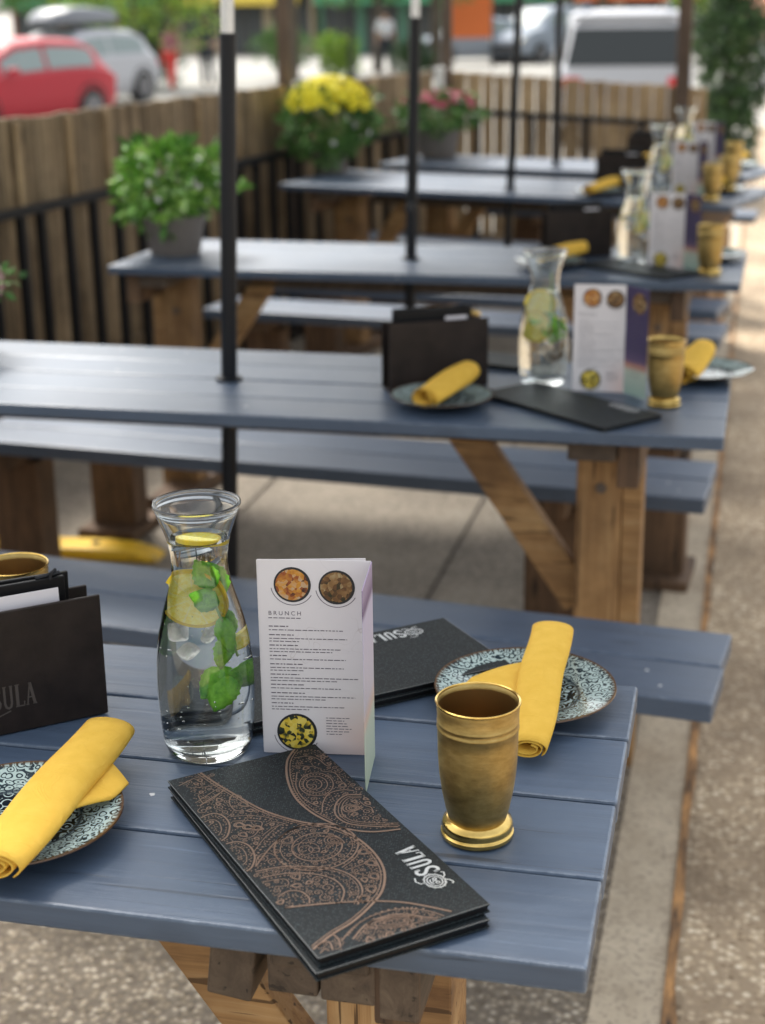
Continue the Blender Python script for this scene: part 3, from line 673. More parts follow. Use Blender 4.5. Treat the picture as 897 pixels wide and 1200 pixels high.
def make_napkin(label, loc, rz, ln=.255, w=.058, flap=1, lift=(.030, .034, .022), bend=0., taper=(.9, 1., .8), h=.020):
    t = empty('yellow_napkin', loc, rz, label, 'napkin', 'rolled yellow cloth napkins on plates')
    n_ = 18; k_ = 44
    b = MB(); vs = []
    for i in range(n_+1):
        u = i/n_; y = (u-.5)*ln
        z = lift[0]*(1-u)*(1-2*u)+lift[1]*4*u*(1-u)+lift[2]*u*(2*u-1) if True else 0
        tw = taper[0]*(1-u)*(1-2*u)+taper[1]*4*u*(1-u)+taper[2]*u*(2*u-1)
        x0 = bend*(u-.5)**2*4+.0015*math.sin(u*9)
        for k in range(k_+1):
            v = k/k_; a = -2*math.pi*2.3*v+1.2; rr_ = .45+.55*v
            wob = 1+.05*math.sin(a*2+u*5)
            vs.append((x0+w/2*tw*rr_*math.cos(a)*wob, y+.006*(v-.5)*(1 if u < .5 else -1)*0, z+h/2*rr_*math.sin(a)*(1+.12*math.sin(u*7+v*3))))
    fs = [(i*(k_+1)+k, i*(k_+1)+k+1, (i+1)*(k_+1)+k+1, (i+1)*(k_+1)+k) for i in range(n_) for k in range(k_)]
    b.add(vs, fs); o = b.build('roll', 'yellow_cloth', t, True, autos=False)
    m_ = o.modifiers.new('solid', 'SOLIDIFY'); m_.thickness = .0011; m_.offset = 0
    if flap:
        b = MB(); vs = []; q = 10
        A0, A1, B0, B1 = flap      # flap edge on the roll (y0,y1) and free edge points
        for i in range(q+1):
            u = i/q
            for j in range(5):
                v = j/4; s0 = Vector((0, A0+(A1-A0)*v, .026)); s1 = Vector((B0[0]+(B1[0]-B0[0])*v, B0[1]+(B1[1]-B0[1])*v, .0235))
                p = s0.lerp(s1, u); p.z += .004*math.sin(u*math.pi)+.0012*math.sin(v*5+u*3); vs.append(p)
        b.add(vs, [(i*5+j, i*5+j+1, (i+1)*5+j+1, (i+1)*5+j) for i in range(q) for j in range(4)])
        o = b.build('loose_corner', 'yellow_cloth', t, True, autos=False); m_ = o.modifiers.new('solid', 'SOLIDIFY'); m_.thickness = .0024; m_.offset = 0
    return t

# letters drawn as strokes, unit height, for the restaurant's name
def letters(mb, word, x, y, h, z, sx=.46, bold=.15, M=None, gap=.13):
    """word along +x, height along +y (local); M maps (x, y) to the surface"""
    M = M or (lambda p: p)
    def st(pts, w):
        n_ = []
        for a, c in zip(pts, pts[1:]):
            for k in range(3): n_.append((a[0]+(c[0]-a[0])*k/3, a[1]+(c[1]-a[1])*k/3))
        n_.append(pts[-1])
        mb.ribbon([M((x+p[0]*h*sx*2, y+p[1]*h)) for p in n_], w*h, z)
    for ch in word:
        if ch == 'S':
            c = [(.44, .76), (.42, .88), (.33, .97), (.22, .99), (.10, .94), (.05, .80), (.10, .66), (.24, .54), (.38, .42), (.45, .28), (.42, .12), (.32, .03), (.20, .0), (.08, .05), (.04, .18), (.03, .26)]
            st(c, bold*.8); st([(.03, .02), (.03, .28)], bold*.35); st([(.46, .74), (.46, .98)], bold*.35); adv = .5
        elif ch == 'U':
            st([(.08, 1), (.08, .22), (.14, .06), (.25, 0), (.36, .06), (.41, .22), (.41, 1)], bold*.75); st([(.0, .99), (.18, .99)], bold*.4); st([(.33, .99), (.49, .99)], bold*.4); adv = .5
        elif ch == 'L':
            st([(.10, 1), (.10, 0)], bold); st([(.0, .99), (.22, .99)], bold*.4); st([(.0, .02), (.42, .02)], bold*.5); st([(.41, .0), (.43, .22)], bold*.4); adv = .42
        elif ch == 'A':
            st([(.22, 1), (.05, 0)], bold*.45); st([(.22, 1), (.42, 0)], bold*.95); st([(.11, .34), (.34, .34)], bold*.4); st([(-.02, .02), (.12, .02)], bold*.4); st([(.32, .02), (.52, .02)], bold*.4); adv = .5
        else: adv = .3
        x += (adv+gap)*h*sx*2
    return x
def circle(cx, cy, rx, ry=None, rot=0, a0=0, a1=360, n_=24):
    ry = ry or rx
    return [(cx+rx*math.cos(a)*math.cos(rot)-ry*math.sin(a)*math.sin(rot), cy+rx*math.cos(a)*math.sin(rot)+ry*math.sin(a)*math.cos(rot)) for a in [R(a0+(a1-a0)*i/n_) for i in range(n_+1)]]
def emblem(mb, cx, cy, r, z, flip=1):
    """round crest: a maned mask with a curling plume"""
    for k, w in ((1, .14), (.72, .10)): mb.ribbon(circle(cx, cy, r*k, r*k*.82), r*w, z)
    for a in range(0, 360, 30):
        c, s_ = math.cos(R(a)), math.sin(R(a)); mb.ribbon([(cx+c*r*.86, cy+s_*r*.70), (cx+c*r*1.14+s_*r*.1, cy+s_*r*.94-c*r*.1)], r*.11, z)
    mb.ribbon(circle(cx-r*.28, cy+r*.12, r*.15, n_=10), r*.10, z); mb.ribbon(circle(cx+r*.28, cy+r*.12, r*.15, n_=10), r*.10, z)
    mb.ribbon([(cx, cy+r*.2), (cx-r*.08, cy-r*.15), (cx+r*.1, cy-r*.18)], r*.10, z); mb.ribbon(circle(cx, cy-r*.1, r*.36, r*.28, 0, 200, 340, 10), r*.10, z)
    for sgn in (-1, 1): mb.ribbon([(cx+sgn*r*.15, cy+r*.8), (cx+sgn*r*.35, cy+r*1.1), (cx+sgn*r*.8, cy+r*1.25), (cx+sgn*r*.95, cy+r*1.05)], r*.12, z)
    mb.ribbon([(cx-r*.2*flip, cy-r*.8), (cx-r*.1*flip, cy-r*1.15), (cx-r*.6*flip, cy-r*1.4), (cx-r*1.1*flip, cy-r*1.2)], r*.12, z)

# menu: local X along the long side, Y along the short side; paisley traced in the units below
ML, MW = .337, .1605
SRC = [(12, 145), (400, 42), (865, 465), (410, 618)]      # corners (0,0) (0,MW) (ML,MW) (ML,0)
DST = [(0, 0), (0, MW), (ML, MW), (ML, 0)]
def solve(A, y):
    n_ = len(y); M_ = [r[:]+[v] for r, v in zip(A, y)]
    for i in range(n_):
        p = max(range(i, n_), key=lambda k: abs(M_[k][i])); M_[i], M_[p] = M_[p], M_[i]
        for k in range(n_):
            if k != i:
                f = M_[k][i]/M_[i][i]; M_[k] = [a-f*b_ for a, b_ in zip(M_[k], M_[i])]
    return [M_[i][n_]/M_[i][i] for i in range(n_)]
A_ = []; y_ = []
for (u, v), (x, y) in zip(SRC, DST):
    A_.append([u, v, 1, 0, 0, 0, -x*u, -x*v]); y_.append(x); A_.append([0, 0, 0, u, v, 1, -y*u, -y*v]); y_.append(y)
Hm = solve(A_, y_)
def cov(p):
    u, v = p; w = Hm[6]*u+Hm[7]*v+1
    return ((Hm[0]*u+Hm[1]*v+Hm[2])/w, (Hm[3]*u+Hm[4]*v+Hm[5])/w)
def spline(pts, k=6, closed=False):
    o = []; n_ = len(pts); m_ = n_ if closed else n_-1
    g = lambda i: Vector(pts[i % n_] if closed else pts[min(max(i, 0), n_-1)])
    for i in range(m_):
        a, b, c, d = g(i-1), g(i), g(i+1), g(i+2)
        for j in range(k):
            t = j/k; o.append(tuple(.5*((2*b)+(c-a)*t+(2*a-5*b+4*c-d)*t*t+(3*b-a-3*c+d)*t**3)))
    if not closed: o.append(tuple(pts[-1]))
    return o
def paisley(mb):
    z = 0
    inside = lambda p: .0015 < p[0] < ML-.0015 and .0015 < p[1] < MW-.0015
    def ln(pts, w=.0011, closed=False, off=None):
        q = [cov(p) for p in spline(pts, 7, closed)]
        if off: q = offs(q, off)
        run = []
        if closed: q = q+[q[0]]
        for p in q:
            if inside(p): run.append(p)
            else:
                if len(run) > 1: mb.ribbon(run, w, z)
                run = []
        if len(run) > 1: mb.ribbon(run, w, z)
    def offs(q, d):
        r_ = []
        for i in range(len(q)):
            a = Vector(q[max(i-1, 0)]); c = Vector(q[min(i+1, len(q)-1)]); t = c-a
            if t.length < 1e-9: continue
            t.normalize(); r_.append((q[i][0]-t.y*d, q[i][1]+t.x*d))
        return r_
    def dots(pts, d, off=0, r=.0008, closed=False):
        q = [cov(p) for p in spline(pts, 7, closed)]
        if off: q = offs(q, off)
        acc = 0
        for a, c in zip(q, q[1:]):
            acc += (Vector(c)-Vector(a)).length
            if acc > d:
                acc = 0
                if inside(c): mb.ribbon(circle(c[0], c[1], r*.5, n_=6), r, z)
    def scal(pts, d, off, r):      # scalloped edging
        q = [cov(p) for p in spline(pts, 7)]; q = offs(q, off); acc = 0
        for a, c in zip(q, q[1:]):
            acc += (Vector(c)-Vector(a)).length
            if acc > d:
                acc = 0; t = (Vector(c)-Vector(a)).normalized(); an = math.degrees(math.atan2(t.y, t.x))
                if inside(c): mb.ribbon(circle(c[0], c[1], r, r, 0, an, an+180*(1 if off > 0 else -1), 7), .0006, z)
    def loc_ln(q, w=.0008):
        run = []
        for p in q:
            if inside(p): run.append(p)
            else:
                if len(run) > 1: mb.ribbon(run, w, z)
                run = []
        if len(run) > 1: mb.ribbon(run, w, z)
    def spiral(c, r, turns=1.6, a0=0, w=.0008, ry=1):
        c = cov(c); loc_ln([(c[0]+r*(1-.85*i/30)*math.cos(R(a0)+turns*6.283*i/30), c[1]+ry*r*(1-.85*i/30)*math.sin(R(a0)+turns*6.283*i/30)) for i in range(31)], w)
    def drop(c, r, an, rings=3, w=.0008):
        c = cov(c)
        for k in range(rings):
            s_ = r*(1-k*.30); q = []
            for i in range(26):
                a = 6.283*i/25; x = math.cos(a); y = math.sin(a)*math.sin(a/2)**1.3
                q.append((c[0]+s_*(x*math.cos(an)-y*math.sin(an)), c[1]+s_*(x*math.sin(an)+y*math.cos(an))))
            loc_ln(q, w)
    main = [(92, 118), (135, 148), (180, 175), (265, 222), (355, 250), (430, 262), (500, 288), (552, 330), (580, 378), (577, 428), (548, 470), (500, 515), (445, 550), (396, 590)]
    ln(main, .0021); ln(main, .0010, off=-.0032)
    b2 = [(345, 60), (326, 92), (327, 140), (348, 188), (388, 225), (438, 252), (488, 270), (552, 276), (622, 268)]
    ln(b2, .0021); ln(b2[:6], .0009, off=.0034); dots(b2, .0032, .0060)
    c3 = [(322, 480), (380, 473), (450, 466), (520, 461), (580, 460), (640, 464), (700, 474), (757, 486)]
    ln(c3, .0018); 
    # swirl medallion
    for k, w in ((1, .0014), (.86, .0007), (.60, .0013), (.46, .0007)): 
        if k > .5 or True: ln([(400+112*k*math.cos(a)*(1 if math.cos(a) > 0 else .95)+8*(1-k), 318+62*k*math.sin(a)-26*k*math.cos(a)*.3) for a in [i*.5236 for i in range(12)]], w, True)
    dots([(400+104*math.cos(a), 318+57*math.sin(a)-8*math.cos(a)) for a in [i*.5236 for i in range(12)]], .0034, 0, .0011, True)
    dots([(400+60*math.cos(a), 318+32*math.sin(a)) for a in [i*.5236 for i in range(12)]], .0030, 0, .0009, True)
    spiral((372, 325), .014, 2.0, 40); drop((452, 300), .010, .6, 3); drop((330, 300), .007, 2.2, 2); spiral((400, 325), .006, 1.4, 200)
    # ribs from the swirl to the outer curve
    ln([(245, 372), (282, 322), (325, 280), (372, 258)], .0014); dots([(240, 352), (275, 305), (315, 268), (350, 252)], .0036, 0, .0012); ln([(232, 345), (268, 296), (305, 262)], .0008)
    ln([(245, 385), (310, 372), (395, 370), (460, 378), (505, 400), (524, 432), (512, 470)], .0015); ln([(245, 385), (310, 372), (395, 370), (460, 378), (505, 400), (524, 432), (512, 470)], .0007, off=-.003)
    arc2 = [(258, 402), (330, 388), (400, 390), (450, 404), (476, 432), (468, 466)]
    ln(arc2, .0013); dots(arc2, .0032, -.0035, .001); scal(arc2, .0052, .0035, .0022)
    arc3 = [(285, 425), (330, 408), (370, 414), (392, 440), (385, 470)]
    ln([(304, 452), (330, 436), (362, 436), (384, 452), (386, 468)], .0013); dots([(318, 462), (340, 450), (365, 452), (372, 466)], .003, 0, .001); ln([(262, 412), (320, 404), (330, 420), (296, 424)], .0009)
    spiral((432, 425), .006, 1.5, 0); spiral((405, 405), .005, 1.5, 90); drop((352, 398), .006, 0, 2); spiral((430, 452), .006, 1.4, 180)
    # plumes between swirl and outer curve
    for p, an in (((548, 360), .4), ((556, 395), .1), ((548, 430), -.3), ((528, 455), -.7), ((530, 330), .8)): drop(p, .0062, an, 2, .0009)
    fan = [(470, 372), (505, 345), (520, 320)]
    ln(fan, .0010); ln([(480, 378), (525, 362), (545, 345)], .0009); ln([(492, 385), (535, 392)], .0009); dots([(500, 300), (540, 335), (562, 380), (556, 425), (530, 462)], .0030, 0, .001)
    # left wedge bands
    ln([(95, 185), (112, 205), (148, 182), (165, 162)], .0009); ln([(80, 165), (130, 160), (150, 150)], .0009)
    ln([(100, 212), (140, 185), (172, 166)], .0014); ln([(88, 205), (128, 178), (160, 158)], .0008); ln([(45, 160), (85, 140), (118, 134)], .0009); scal([(30, 152), (62, 170), (92, 196)], .0050, .004, .0024)
    scal([(60, 142), (90, 140), (120, 142)], .0045, .003, .002); dots([(50, 150), (80, 158), (110, 168)], .003)
    arcA = [(102, 244), (132, 232), (160, 238), (177, 260), (172, 290), (156, 304)]
    ln(arcA, .0016); ln([(110, 256), (132, 248), (150, 256), (156, 276), (148, 290)], .0009); dots(arcA, .0028, -.0030, .0009); dots([(118, 262), (135, 262), (142, 276)], .003)
    arcB = [(168, 312), (200, 306), (230, 318), (243, 345), (236, 372), (222, 384)]
    ln(arcB, .0016); ln([(178, 324), (202, 320), (218, 334), (222, 356), (212, 368)], .0009); dots(arcB, .0028, -.0030, .0009); dots([(186, 330), (204, 332), (208, 348)], .003)
    spiral((190, 190), .007, 1.6, 30); spiral((150, 215), .005, 1.6, 200); ln([(188, 178), (176, 200), (190, 222), (215, 224)], .0010); drop((215, 208), .006, .3, 2)
    for p in ((205, 262), (228, 268), (252, 270)): drop(p, .0058, .7, 2, .0011)
    ln([(180, 240), (225, 236), (270, 240), (292, 246)], .0008); dots([(182, 246), (225, 243), (275, 247)], .0028, 0, .0011); ln([(184, 252), (230, 250), (262, 256), (240, 290), (200, 300)], .0009)
    ln([(268, 262), (292, 252), (325, 258)], .0008); ln([(262, 290), (290, 268), (318, 258)], .0008); dots([(300, 240), (330, 248), (360, 256)], .003)
    spiral((262, 350), .0055, 1.5, 0); spiral((290, 358), .005, 1.5, 120); ln([(245, 372), (252, 345), (275, 335), (300, 345), (310, 362)], .0008); dots([(315, 345), (340, 358), (380, 364)], .0028)
    # upper right field
    ln([(345, 84), (375, 78), (404, 84), (428, 102), (440, 100)], .0011); ln([(338, 105), (375, 104), (415, 110)], .0008); dots([(340, 96), (375, 92), (412, 98)], .003, 0, .0011); dots([(352, 70), (380, 62), (408, 64)], .003, 0, .0011); scal([(345, 76), (375, 70), (410, 74)], .0048, .002, .0021)
    for k in (1, .72, .45): ln([(402+44*k*math.cos(a)-10*(1-k), 152+30*k*math.sin(a)) for a in [i*.5236 for i in range(12)]], .0010, True)
    dots([(402+38*math.cos(a), 152+26*math.sin(a)) for a in [i*.5236 for i in range(12)]], .003, 0, .0009, True); spiral((388, 158), .006, 1.6, 0)
    ln([(352, 120), (350, 160), (372, 192), (410, 212)], .0010); dots([(345, 120), (342, 165), (365, 202), (400, 222), (430, 236)], .0030, 0, .001); ln([(418, 118), (450, 122), (470, 145)], .0009); scal([(420, 116), (452, 130), (480, 150)], .0046, .003, .002)
    ln([(418, 226), (420, 200), (436, 176), (470, 166), (500, 168)], .0012); dots([(428, 232), (432, 206), (448, 186), (478, 178)], .003, 0, .001)
    pz = [(520, 178), (480, 180), (455, 200), (452, 230), (478, 252), (520, 260), (570, 262), (616, 262)]
    ln(pz, .0016); ln(pz, .0008, off=.0034); ln(pz, .0009, off=.0064); drop((498, 214), .0095, 1.2, 3, .0011); dots([(520, 248), (560, 250), (600, 254)], .0028, 0, .001); spiral((535, 222), .0055, 1.6, 0); spiral((560, 240), .0045, 1.5, 90); ln([(515, 196), (528, 206), (545, 212), (552, 226)], .0009)
    # lower right lens and left foot
    ln([(470, 568), (500, 532), (545, 502), (600, 484), (650, 480), (700, 486), (738, 498)], .0010); lens = [(500, 562), (535, 522), (585, 500), (640, 494), (690, 502), (722, 504)]
    ln(lens, .0014); ln(lens, .0007, off=-.0028); dots([(480, 560), (515, 520), (560, 494), (620, 478), (690, 480)], .0034, 0, .0012)
    for k in (1, .7, .4): ln([(608+72*k*math.cos(a), 515+15*k*math.sin(a)-9*k*math.cos(a)) for a in [i*.5236 for i in range(12)]], .0009, True)
    dots([(560, 545), (600, 534), (650, 520), (690, 512)], .0028, 0, .001); spiral((548, 530), .005, 1.6, 0); spiral((640, 512), .004, 1.5, 0)
    ln([(408, 582), (425, 570), (440, 572), (448, 592)], .0012); ln([(445, 548), (462, 562), (468, 584)], .0013); ln([(415, 600), (428, 588), (438, 594)], .0009); dots([(440, 562), (452, 574), (456, 590)], .003)
    ln([(322, 480), (345, 474)], .0014)
    # fine infill spirals scattered through the copper field
    for p in ((130, 130), (70, 150), (118, 190), (228, 238), (172, 200), (300, 385), (470, 340), (350, 275), (440, 285), (395, 275), (495, 305), (372, 128), (430, 178), (470, 235), (585, 258), (395, 190), (432, 130), (270, 395), (500, 440), (580, 515), (655, 500), (300, 330)): spiral(p, .0036, 1.5, hash(p) % 360, .0007)
    # infill: little spirals and drops wherever the copper field is still empty
    rnd = random.Random(4)
    fields = [[(60, 140)]+main[:9]+[(560, 455), (322, 478), (110, 250)],
              [(345, 62), (330, 110), (350, 190), (435, 250), (490, 268), (600, 262), (420, 60)],
              [(500, 560), (560, 500), (640, 480), (740, 496), (560, 580)], [(410, 588), (450, 560), (480, 560), (470, 590)]]
    def inpoly(p, q):
        c = False
        for i in range(len(q)):
            a, b_ = q[i], q[i-1]
            if (a[1] > p[1]) != (b_[1] > p[1]) and p[0] < (b_[0]-a[0])*(p[1]-a[1])/(b_[1]-a[1])+a[0]: c = not c
        return c
    cell = {}
    def reg(x, y): cell.setdefault((int(x/.006), int(y/.006)), []).append((x, y))
    for v in mb.v: reg(v.x, v.y)
    def near(x, y):
        m_ = .009
        for i in (-1, 0, 1):
            for j in (-1, 0, 1):
                for q in cell.get((int(x/.006)+i, int(y/.006)+j), ()): m_ = min(m_, math.hypot(q[0]-x, q[1]-y))
        return m_
    for it in range(14000):
        f = rnd.choice((fields[0], fields[0], fields[0], fields[1], fields[2], fields[3])); xs = [p[0] for p in f]; ys_ = [p[1] for p in f]
        p = (rnd.uniform(min(xs), max(xs)), rnd.uniform(min(ys_), max(ys_)))
        if not inpoly(p, f): continue
        c = cov(p)
        if not inside(c): continue
        d = near(*c)
        if d < .0014: continue
        k = len(mb.v)
        if d > .0030: r_ = min(d*.85, .0052); (spiral if rnd.random() < .55 else (lambda P_, R_, T_, A0, W__: drop(P_, R_, A0, 2, W__)))(p, r_, 1.4, rnd.uniform(0, 360), .00075)
        else: mb.ribbon(circle(c[0], c[1], .00045, n_=6), .0007, z)
        for v in mb.v[k:]: reg(v.x, v.y)
def make_menu(label, loc, rz, fancy, thick=.008, L=ML, Wd=MW, logo=True, group='dark menus lying on the tables'):
    t = empty('menu_booklet', loc, rz, label, 'menu', group)
    b = MB(); b.box(.001, L-.0015, .001, Wd-.0015, 0, thick*.22); b.box(.001, L-.0015, .001, Wd-.0015, thick*.78, thick-.0002); b.build('cover', 'cover_board', t, bevel=.0006)
    b = MB(); b.box(.003, L-.003, .003, Wd-.003, thick*.24, thick*.76); b.build('pages', 'cover_edge', t)
    b = MB(); b.M = Matrix.Translation((0, 0, thick))
    e = .0009
    b.ribbon([(e, e), (L-e*2, e)], .0006, -.0001); b.ribbon([(L-e*1.9, e*1.5), (L-e*1.9, Wd-e*2)], .0006, -.0001); b.build('edge_highlight_line', 'edge_highlight', t)  # pale ribbons painting the rim highlight
    if fancy:
        b = MB(); b.M = Matrix.Translation((0, 0, thick)); paisley(b); b.build('paisley_print', 'copper_foil', t)
    if logo:
        b = MB(); b.M = Matrix.Translation((0, 0, thick))
        s = L/ML; sy = Wd/MW
        # reads from the far side of the table, as in the photograph
        x1, y1 = cov((742, 352)); x1 *= s
        ex, ey = cov((713, 405)); ex *= s; ey *= sy
        bx = ex-.0125; by = ey+.0115
        letters(b, 'SULA', 0, 0, .0205, 0, .50, .19, M=lambda p: (bx-p[0], by-p[1]+.001))
        emblem(b, ex, ey, .0108, 0); b.build('logo_print', 'silver_foil', t)
    return t

def text_mesh(mb, word, size, M):
    cu = bpy.data.curves.new('t', 'FONT'); cu.body = word; cu.size = size; cu.space_character = 1.5
    o = bpy.data.objects.new('t', cu); me = o.to_mesh()
    mb.add([M(v.co) for v in me.vertices], [tuple(p.vertices) for p in me.polygons]); o.to_mesh_clear(); bpy.data.objects.remove(o); bpy.data.curves.remove(cu)

def make_card(label, loc, rz, w=.112, side_ang=-82, sl=.080, H=.210, side='side_print'):
    """folded menu card: local X along the front panel, front faces -Y"""
    t = empty('menu_card', loc, rz, label, 'menu card', 'tall folded menu cards on the tables')
    th = .0009
    b = MB(); b.box(0, w, 0, th, 0, H); b.build('front_panel', 'card_paper', t)
    sp = empty_child('side', t) if False else None
    b = MB(); b.box(.0008, sl, 0, th, 0, H); o = b.build('side_panel', side, t); o.location = (w+.0004, 0, 0); o.rotation_euler = (0, 0, R(side_ang))
    b = MB(); b.box(.0, w*.96, 0, th, 0, H-.001); q = b.build('back_panel', 'card_paper', t); q.location = (-.0012, .001, 0); q.rotation_euler = (0, 0, R(5))
    rnd = random.Random(11)
    b = MB()
    def line(x0, x1, z, h=.0011):
        x = x0
        while x < x1:
            ww = rnd.uniform(.0016, .0065); e = min(x+ww, x1)
            b.add([(x, -.00015, z), (e, -.00015, z), (e, -.00015, z+h), (x, -.00015, z+h)], [(0, 1, 2, 3)]); x = e+.0011
    text_mesh(b, 'BRUNCH', .0062, lambda c: (.009+c.x, -.00015, .1515+c.y))
    line(.009, .042, .148, .0009)
    z = .139
    for k in range(9):
        line(.009, rnd.uniform(.025, .045), z, .0011); line(.009, rnd.uniform(.078, .098), z-.0038, .0009)
        if k % 3 != 0: line(.009, rnd.uniform(.04, .08), z-.0068, .0009)
        z -= .0112 if k % 3 != 0 else .0092
    for k in range(7): line(.064, .064+rnd.uniform(.006, .026), .040-k*.0030, .0008)
    b.build('menu_print', 'print_ink', t)
    def disc(cx, cz, r, mt):
        g = MB(); n_ = 32; g.add([(cx+r*math.cos(i*6.2832/n_), -.0003, cz+r*math.sin(i*6.2832/n_)) for i in range(n_)], [tuple(range(n_))]); a = g.build('dish_picture', 'dish_rim', t)
        g = MB(); g.add([(cx+.88*r*math.cos(i*6.2832/n_)-.0004, -.00045, cz+.88*r*math.sin(i*6.2832/n_)) for i in range(n_)], [tuple(range(n_))]); g.build('food', mt, a)
    disc(.034, .184, .0185, 'food_red'); disc(.078, .182, .0180, 'food_brown'); disc(.034, .024, .0205, 'food_yellow')
    g = MB(); g.M = Matrix.Rotation(R(90), 4, 'X')
    for cx, cz, r in ((.034, .184, .0215), (.078, .182, .021), (.034, .024, .0235)): g.ribbon(circle(cx, cz, r, r, 0, 190, 330, 16), .0007, .0, .0003)
    g.build('print_swirl', 'print_ink', t)
    g = MB(); g.M = Matrix.Rotation(R(90), 4, 'X')
    for k in range(16): g.ribbon([(.012+rnd.uniform(0, .01), .165-k*.0085), (.03+rnd.uniform(0, .03), .165-k*.0085)], .0009, 0, .0003)
    h = g.build('side_text', 'print_ink', o)
    g = MB(); g.M = Matrix.Rotation(R(90), 4, 'X'); n_ = 24
    g.add([(.040+.020*math.cos(i*6.2832/n_), .180+.020*math.sin(i*6.2832/n_), .0003) for i in range(n_)], [tuple(range(n_))]); g.build('side_picture', 'food_brown', o)
    return t
def make_box(label, loc, rz, W_=.205, H=.137, D=.050, name=True):
    """menu holder: local X along the front, front faces -Y, right corner at the origin"""
    t = empty('menu_holder', loc, rz, label, 'menu holder', 'brown menu holders, standing on the tables')
    b = MB(); b.box(-W_, 0, 0, .004, 0, H); b.build('front_panel', 'brown_leatherette', t, bevel=.0012)
    b = MB(); b.box(-W_, 0, D, D+.004, 0, H-.006); b.build('back_panel', 'brown_leatherette', t, bevel=.0012)
    b = MB(); b.box(-W_+.002, -.002, .0045, D-.0005, .0, .004); b.build('base', 'brown_leatherette', t)
    if name:
        for dx, mt, dz in ((.0005, 'emboss_shade', .0002), (0, 'emboss', .0004)):
            b = MB(); letters(b, 'SULA', -.124+dx, .029-dx, .025, 0, .43, .13, M=lambda p: p, gap=.10)
            b.ribbon([(-.124+dx, .026), (-.116+dx, .022), (-.104+dx, .026)], .0016, 0)
            b.v = [Vector((v.x, -dz, v.y)) for v in b.v]; b.f = [f for f in b.f]; b.build('embossed_name', mt, t)
    b = MB(); b.M = Matrix.Translation((-.04, .009, 0)) @ Matrix.Rotation(R(-2), 4, 'X'); b.box(-.16 if name else -.045, .0, 0, .0008, .006, H+(.011 if name else .005)); b.build('paper_sheet', 'paper', t)
    for k, (x0, x1, y, z, a) in enumerate(((-.185, -.030, .024, .019, 0), (-.190, -.026, .034, .019, 1.0))):
        b = MB(); b.M = Matrix.Translation((0, y, 0)) @ Matrix.Rotation(R(a), 4, 'Y'); b.box(x0, x1, 0, .005, .006, H+z); b.build('folder', 'cover_edge', t, bevel=.001)
    b = MB(); b.tube([(-.045, .023, H+.018), (-.045, .023, H+.024), (-.038, .030, H+.025), (-.038, .034, H+.018)], .002, 8); b.tube([(-.06, .028, H+.020), (-.034, .028, H+.022)], .0025, 8); b.build('clip', 'black_metal', t, True)
    return t

# ---------------------------------------------------------------- set on the nearest table
def ang(a, b): return math.atan2(b[1]-a[1], b[0]-a[0])
zt = TZ+.001
make_carafe(0, 'large carafe in front with lemon slice and mint, left of the white menu card', (-.512, 1.350, zt), R(14))
CUP = make_cup('brass cup standing on the nearest table in front of the right plate', (-.212, 1.236, zt))
clone(CUP, (-.782, 1.480, zt), 0, 'brass cup at left edge, only its rim seen behind the embossed holder')
P1, P4 = (-.518, 1.244), (-.295, .991)
ra = ang(P1, P4)
mlow = make_menu('lower menu of the front stack, a black edge under the paisley one', (-.514, 1.2395, zt), ra+R(-.9), False, .0078, logo=False)
mtop = make_menu('paisley-printed menu on top of the stack in the foreground', (-.518, 1.244, zt+.0079), ra, True, .0082)
# menu behind the card (stack of two)
Cc, Rt = Vector((-.336, 1.707)), Vector((-.244, 1.598)); ax = (Cc-Rt).normalized()
aB = math.atan2(Rt.y-Cc.y, Rt.x-Cc.x)      # short side direction
rB = aB+R(90)                                # long side, local +X
wv = Matrix.Rotation(rB, 2) @ Vector((1, 0)); sv = Matrix.Rotation(rB, 2) @ Vector((0, 1))
oB = Cc-wv*ML                               # corner (ML, MW) sits at the far right corner
make_menu('lower dark menu lying between the menu card and the right plate', (oB.x-sv.x*MW, oB.y-sv.y*MW, zt), rB, False, .0078, logo=False)
make_menu('upper dark menu with silver crest, lying between menu card and right plate', (oB.x-sv.x*MW, oB.y-sv.y*MW, zt+.0079), rB, False, .0078)
CARD = make_card('white brunch menu card in sharp focus on the nearest table', (-.452, 1.350, zt), ang((-.452, 1.350), (-.342, 1.366)), side_ang=-91, side='side_print_sheen')
PL = make_plate('round patterned plate beyond the front brass cup', (-.210, 1.525, zt))
clone(PL, (-.630, 1.152, zt), .6, 'patterned plate cut off by the left edge, in front of the embossed holder')
NAP = make_napkin('napkin across the plate behind the front brass cup', (-.192, 1.512, zt-.0), R(2.5), ln=.272, w=.054, flap=(-.09, .07, (-.095, -.052), (-.075, .010)), lift=(.018, .034, .036), bend=0, taper=(.72, .92, 1.0))
make_napkin('napkin on the plate at the left edge, nearest to the viewer', (-.600, 1.170, zt), R(0.5), ln=.262, w=.062, flap=(-.06, .10, (.050, .015), (.056, .045)), lift=(.033, .034, .036), bend=.0, taper=(.95, 1., .98), h=.026)
BOX = make_box('brown holder embossed SULA at the left edge of the nearest table', (-.646, 1.404, zt), R(40))

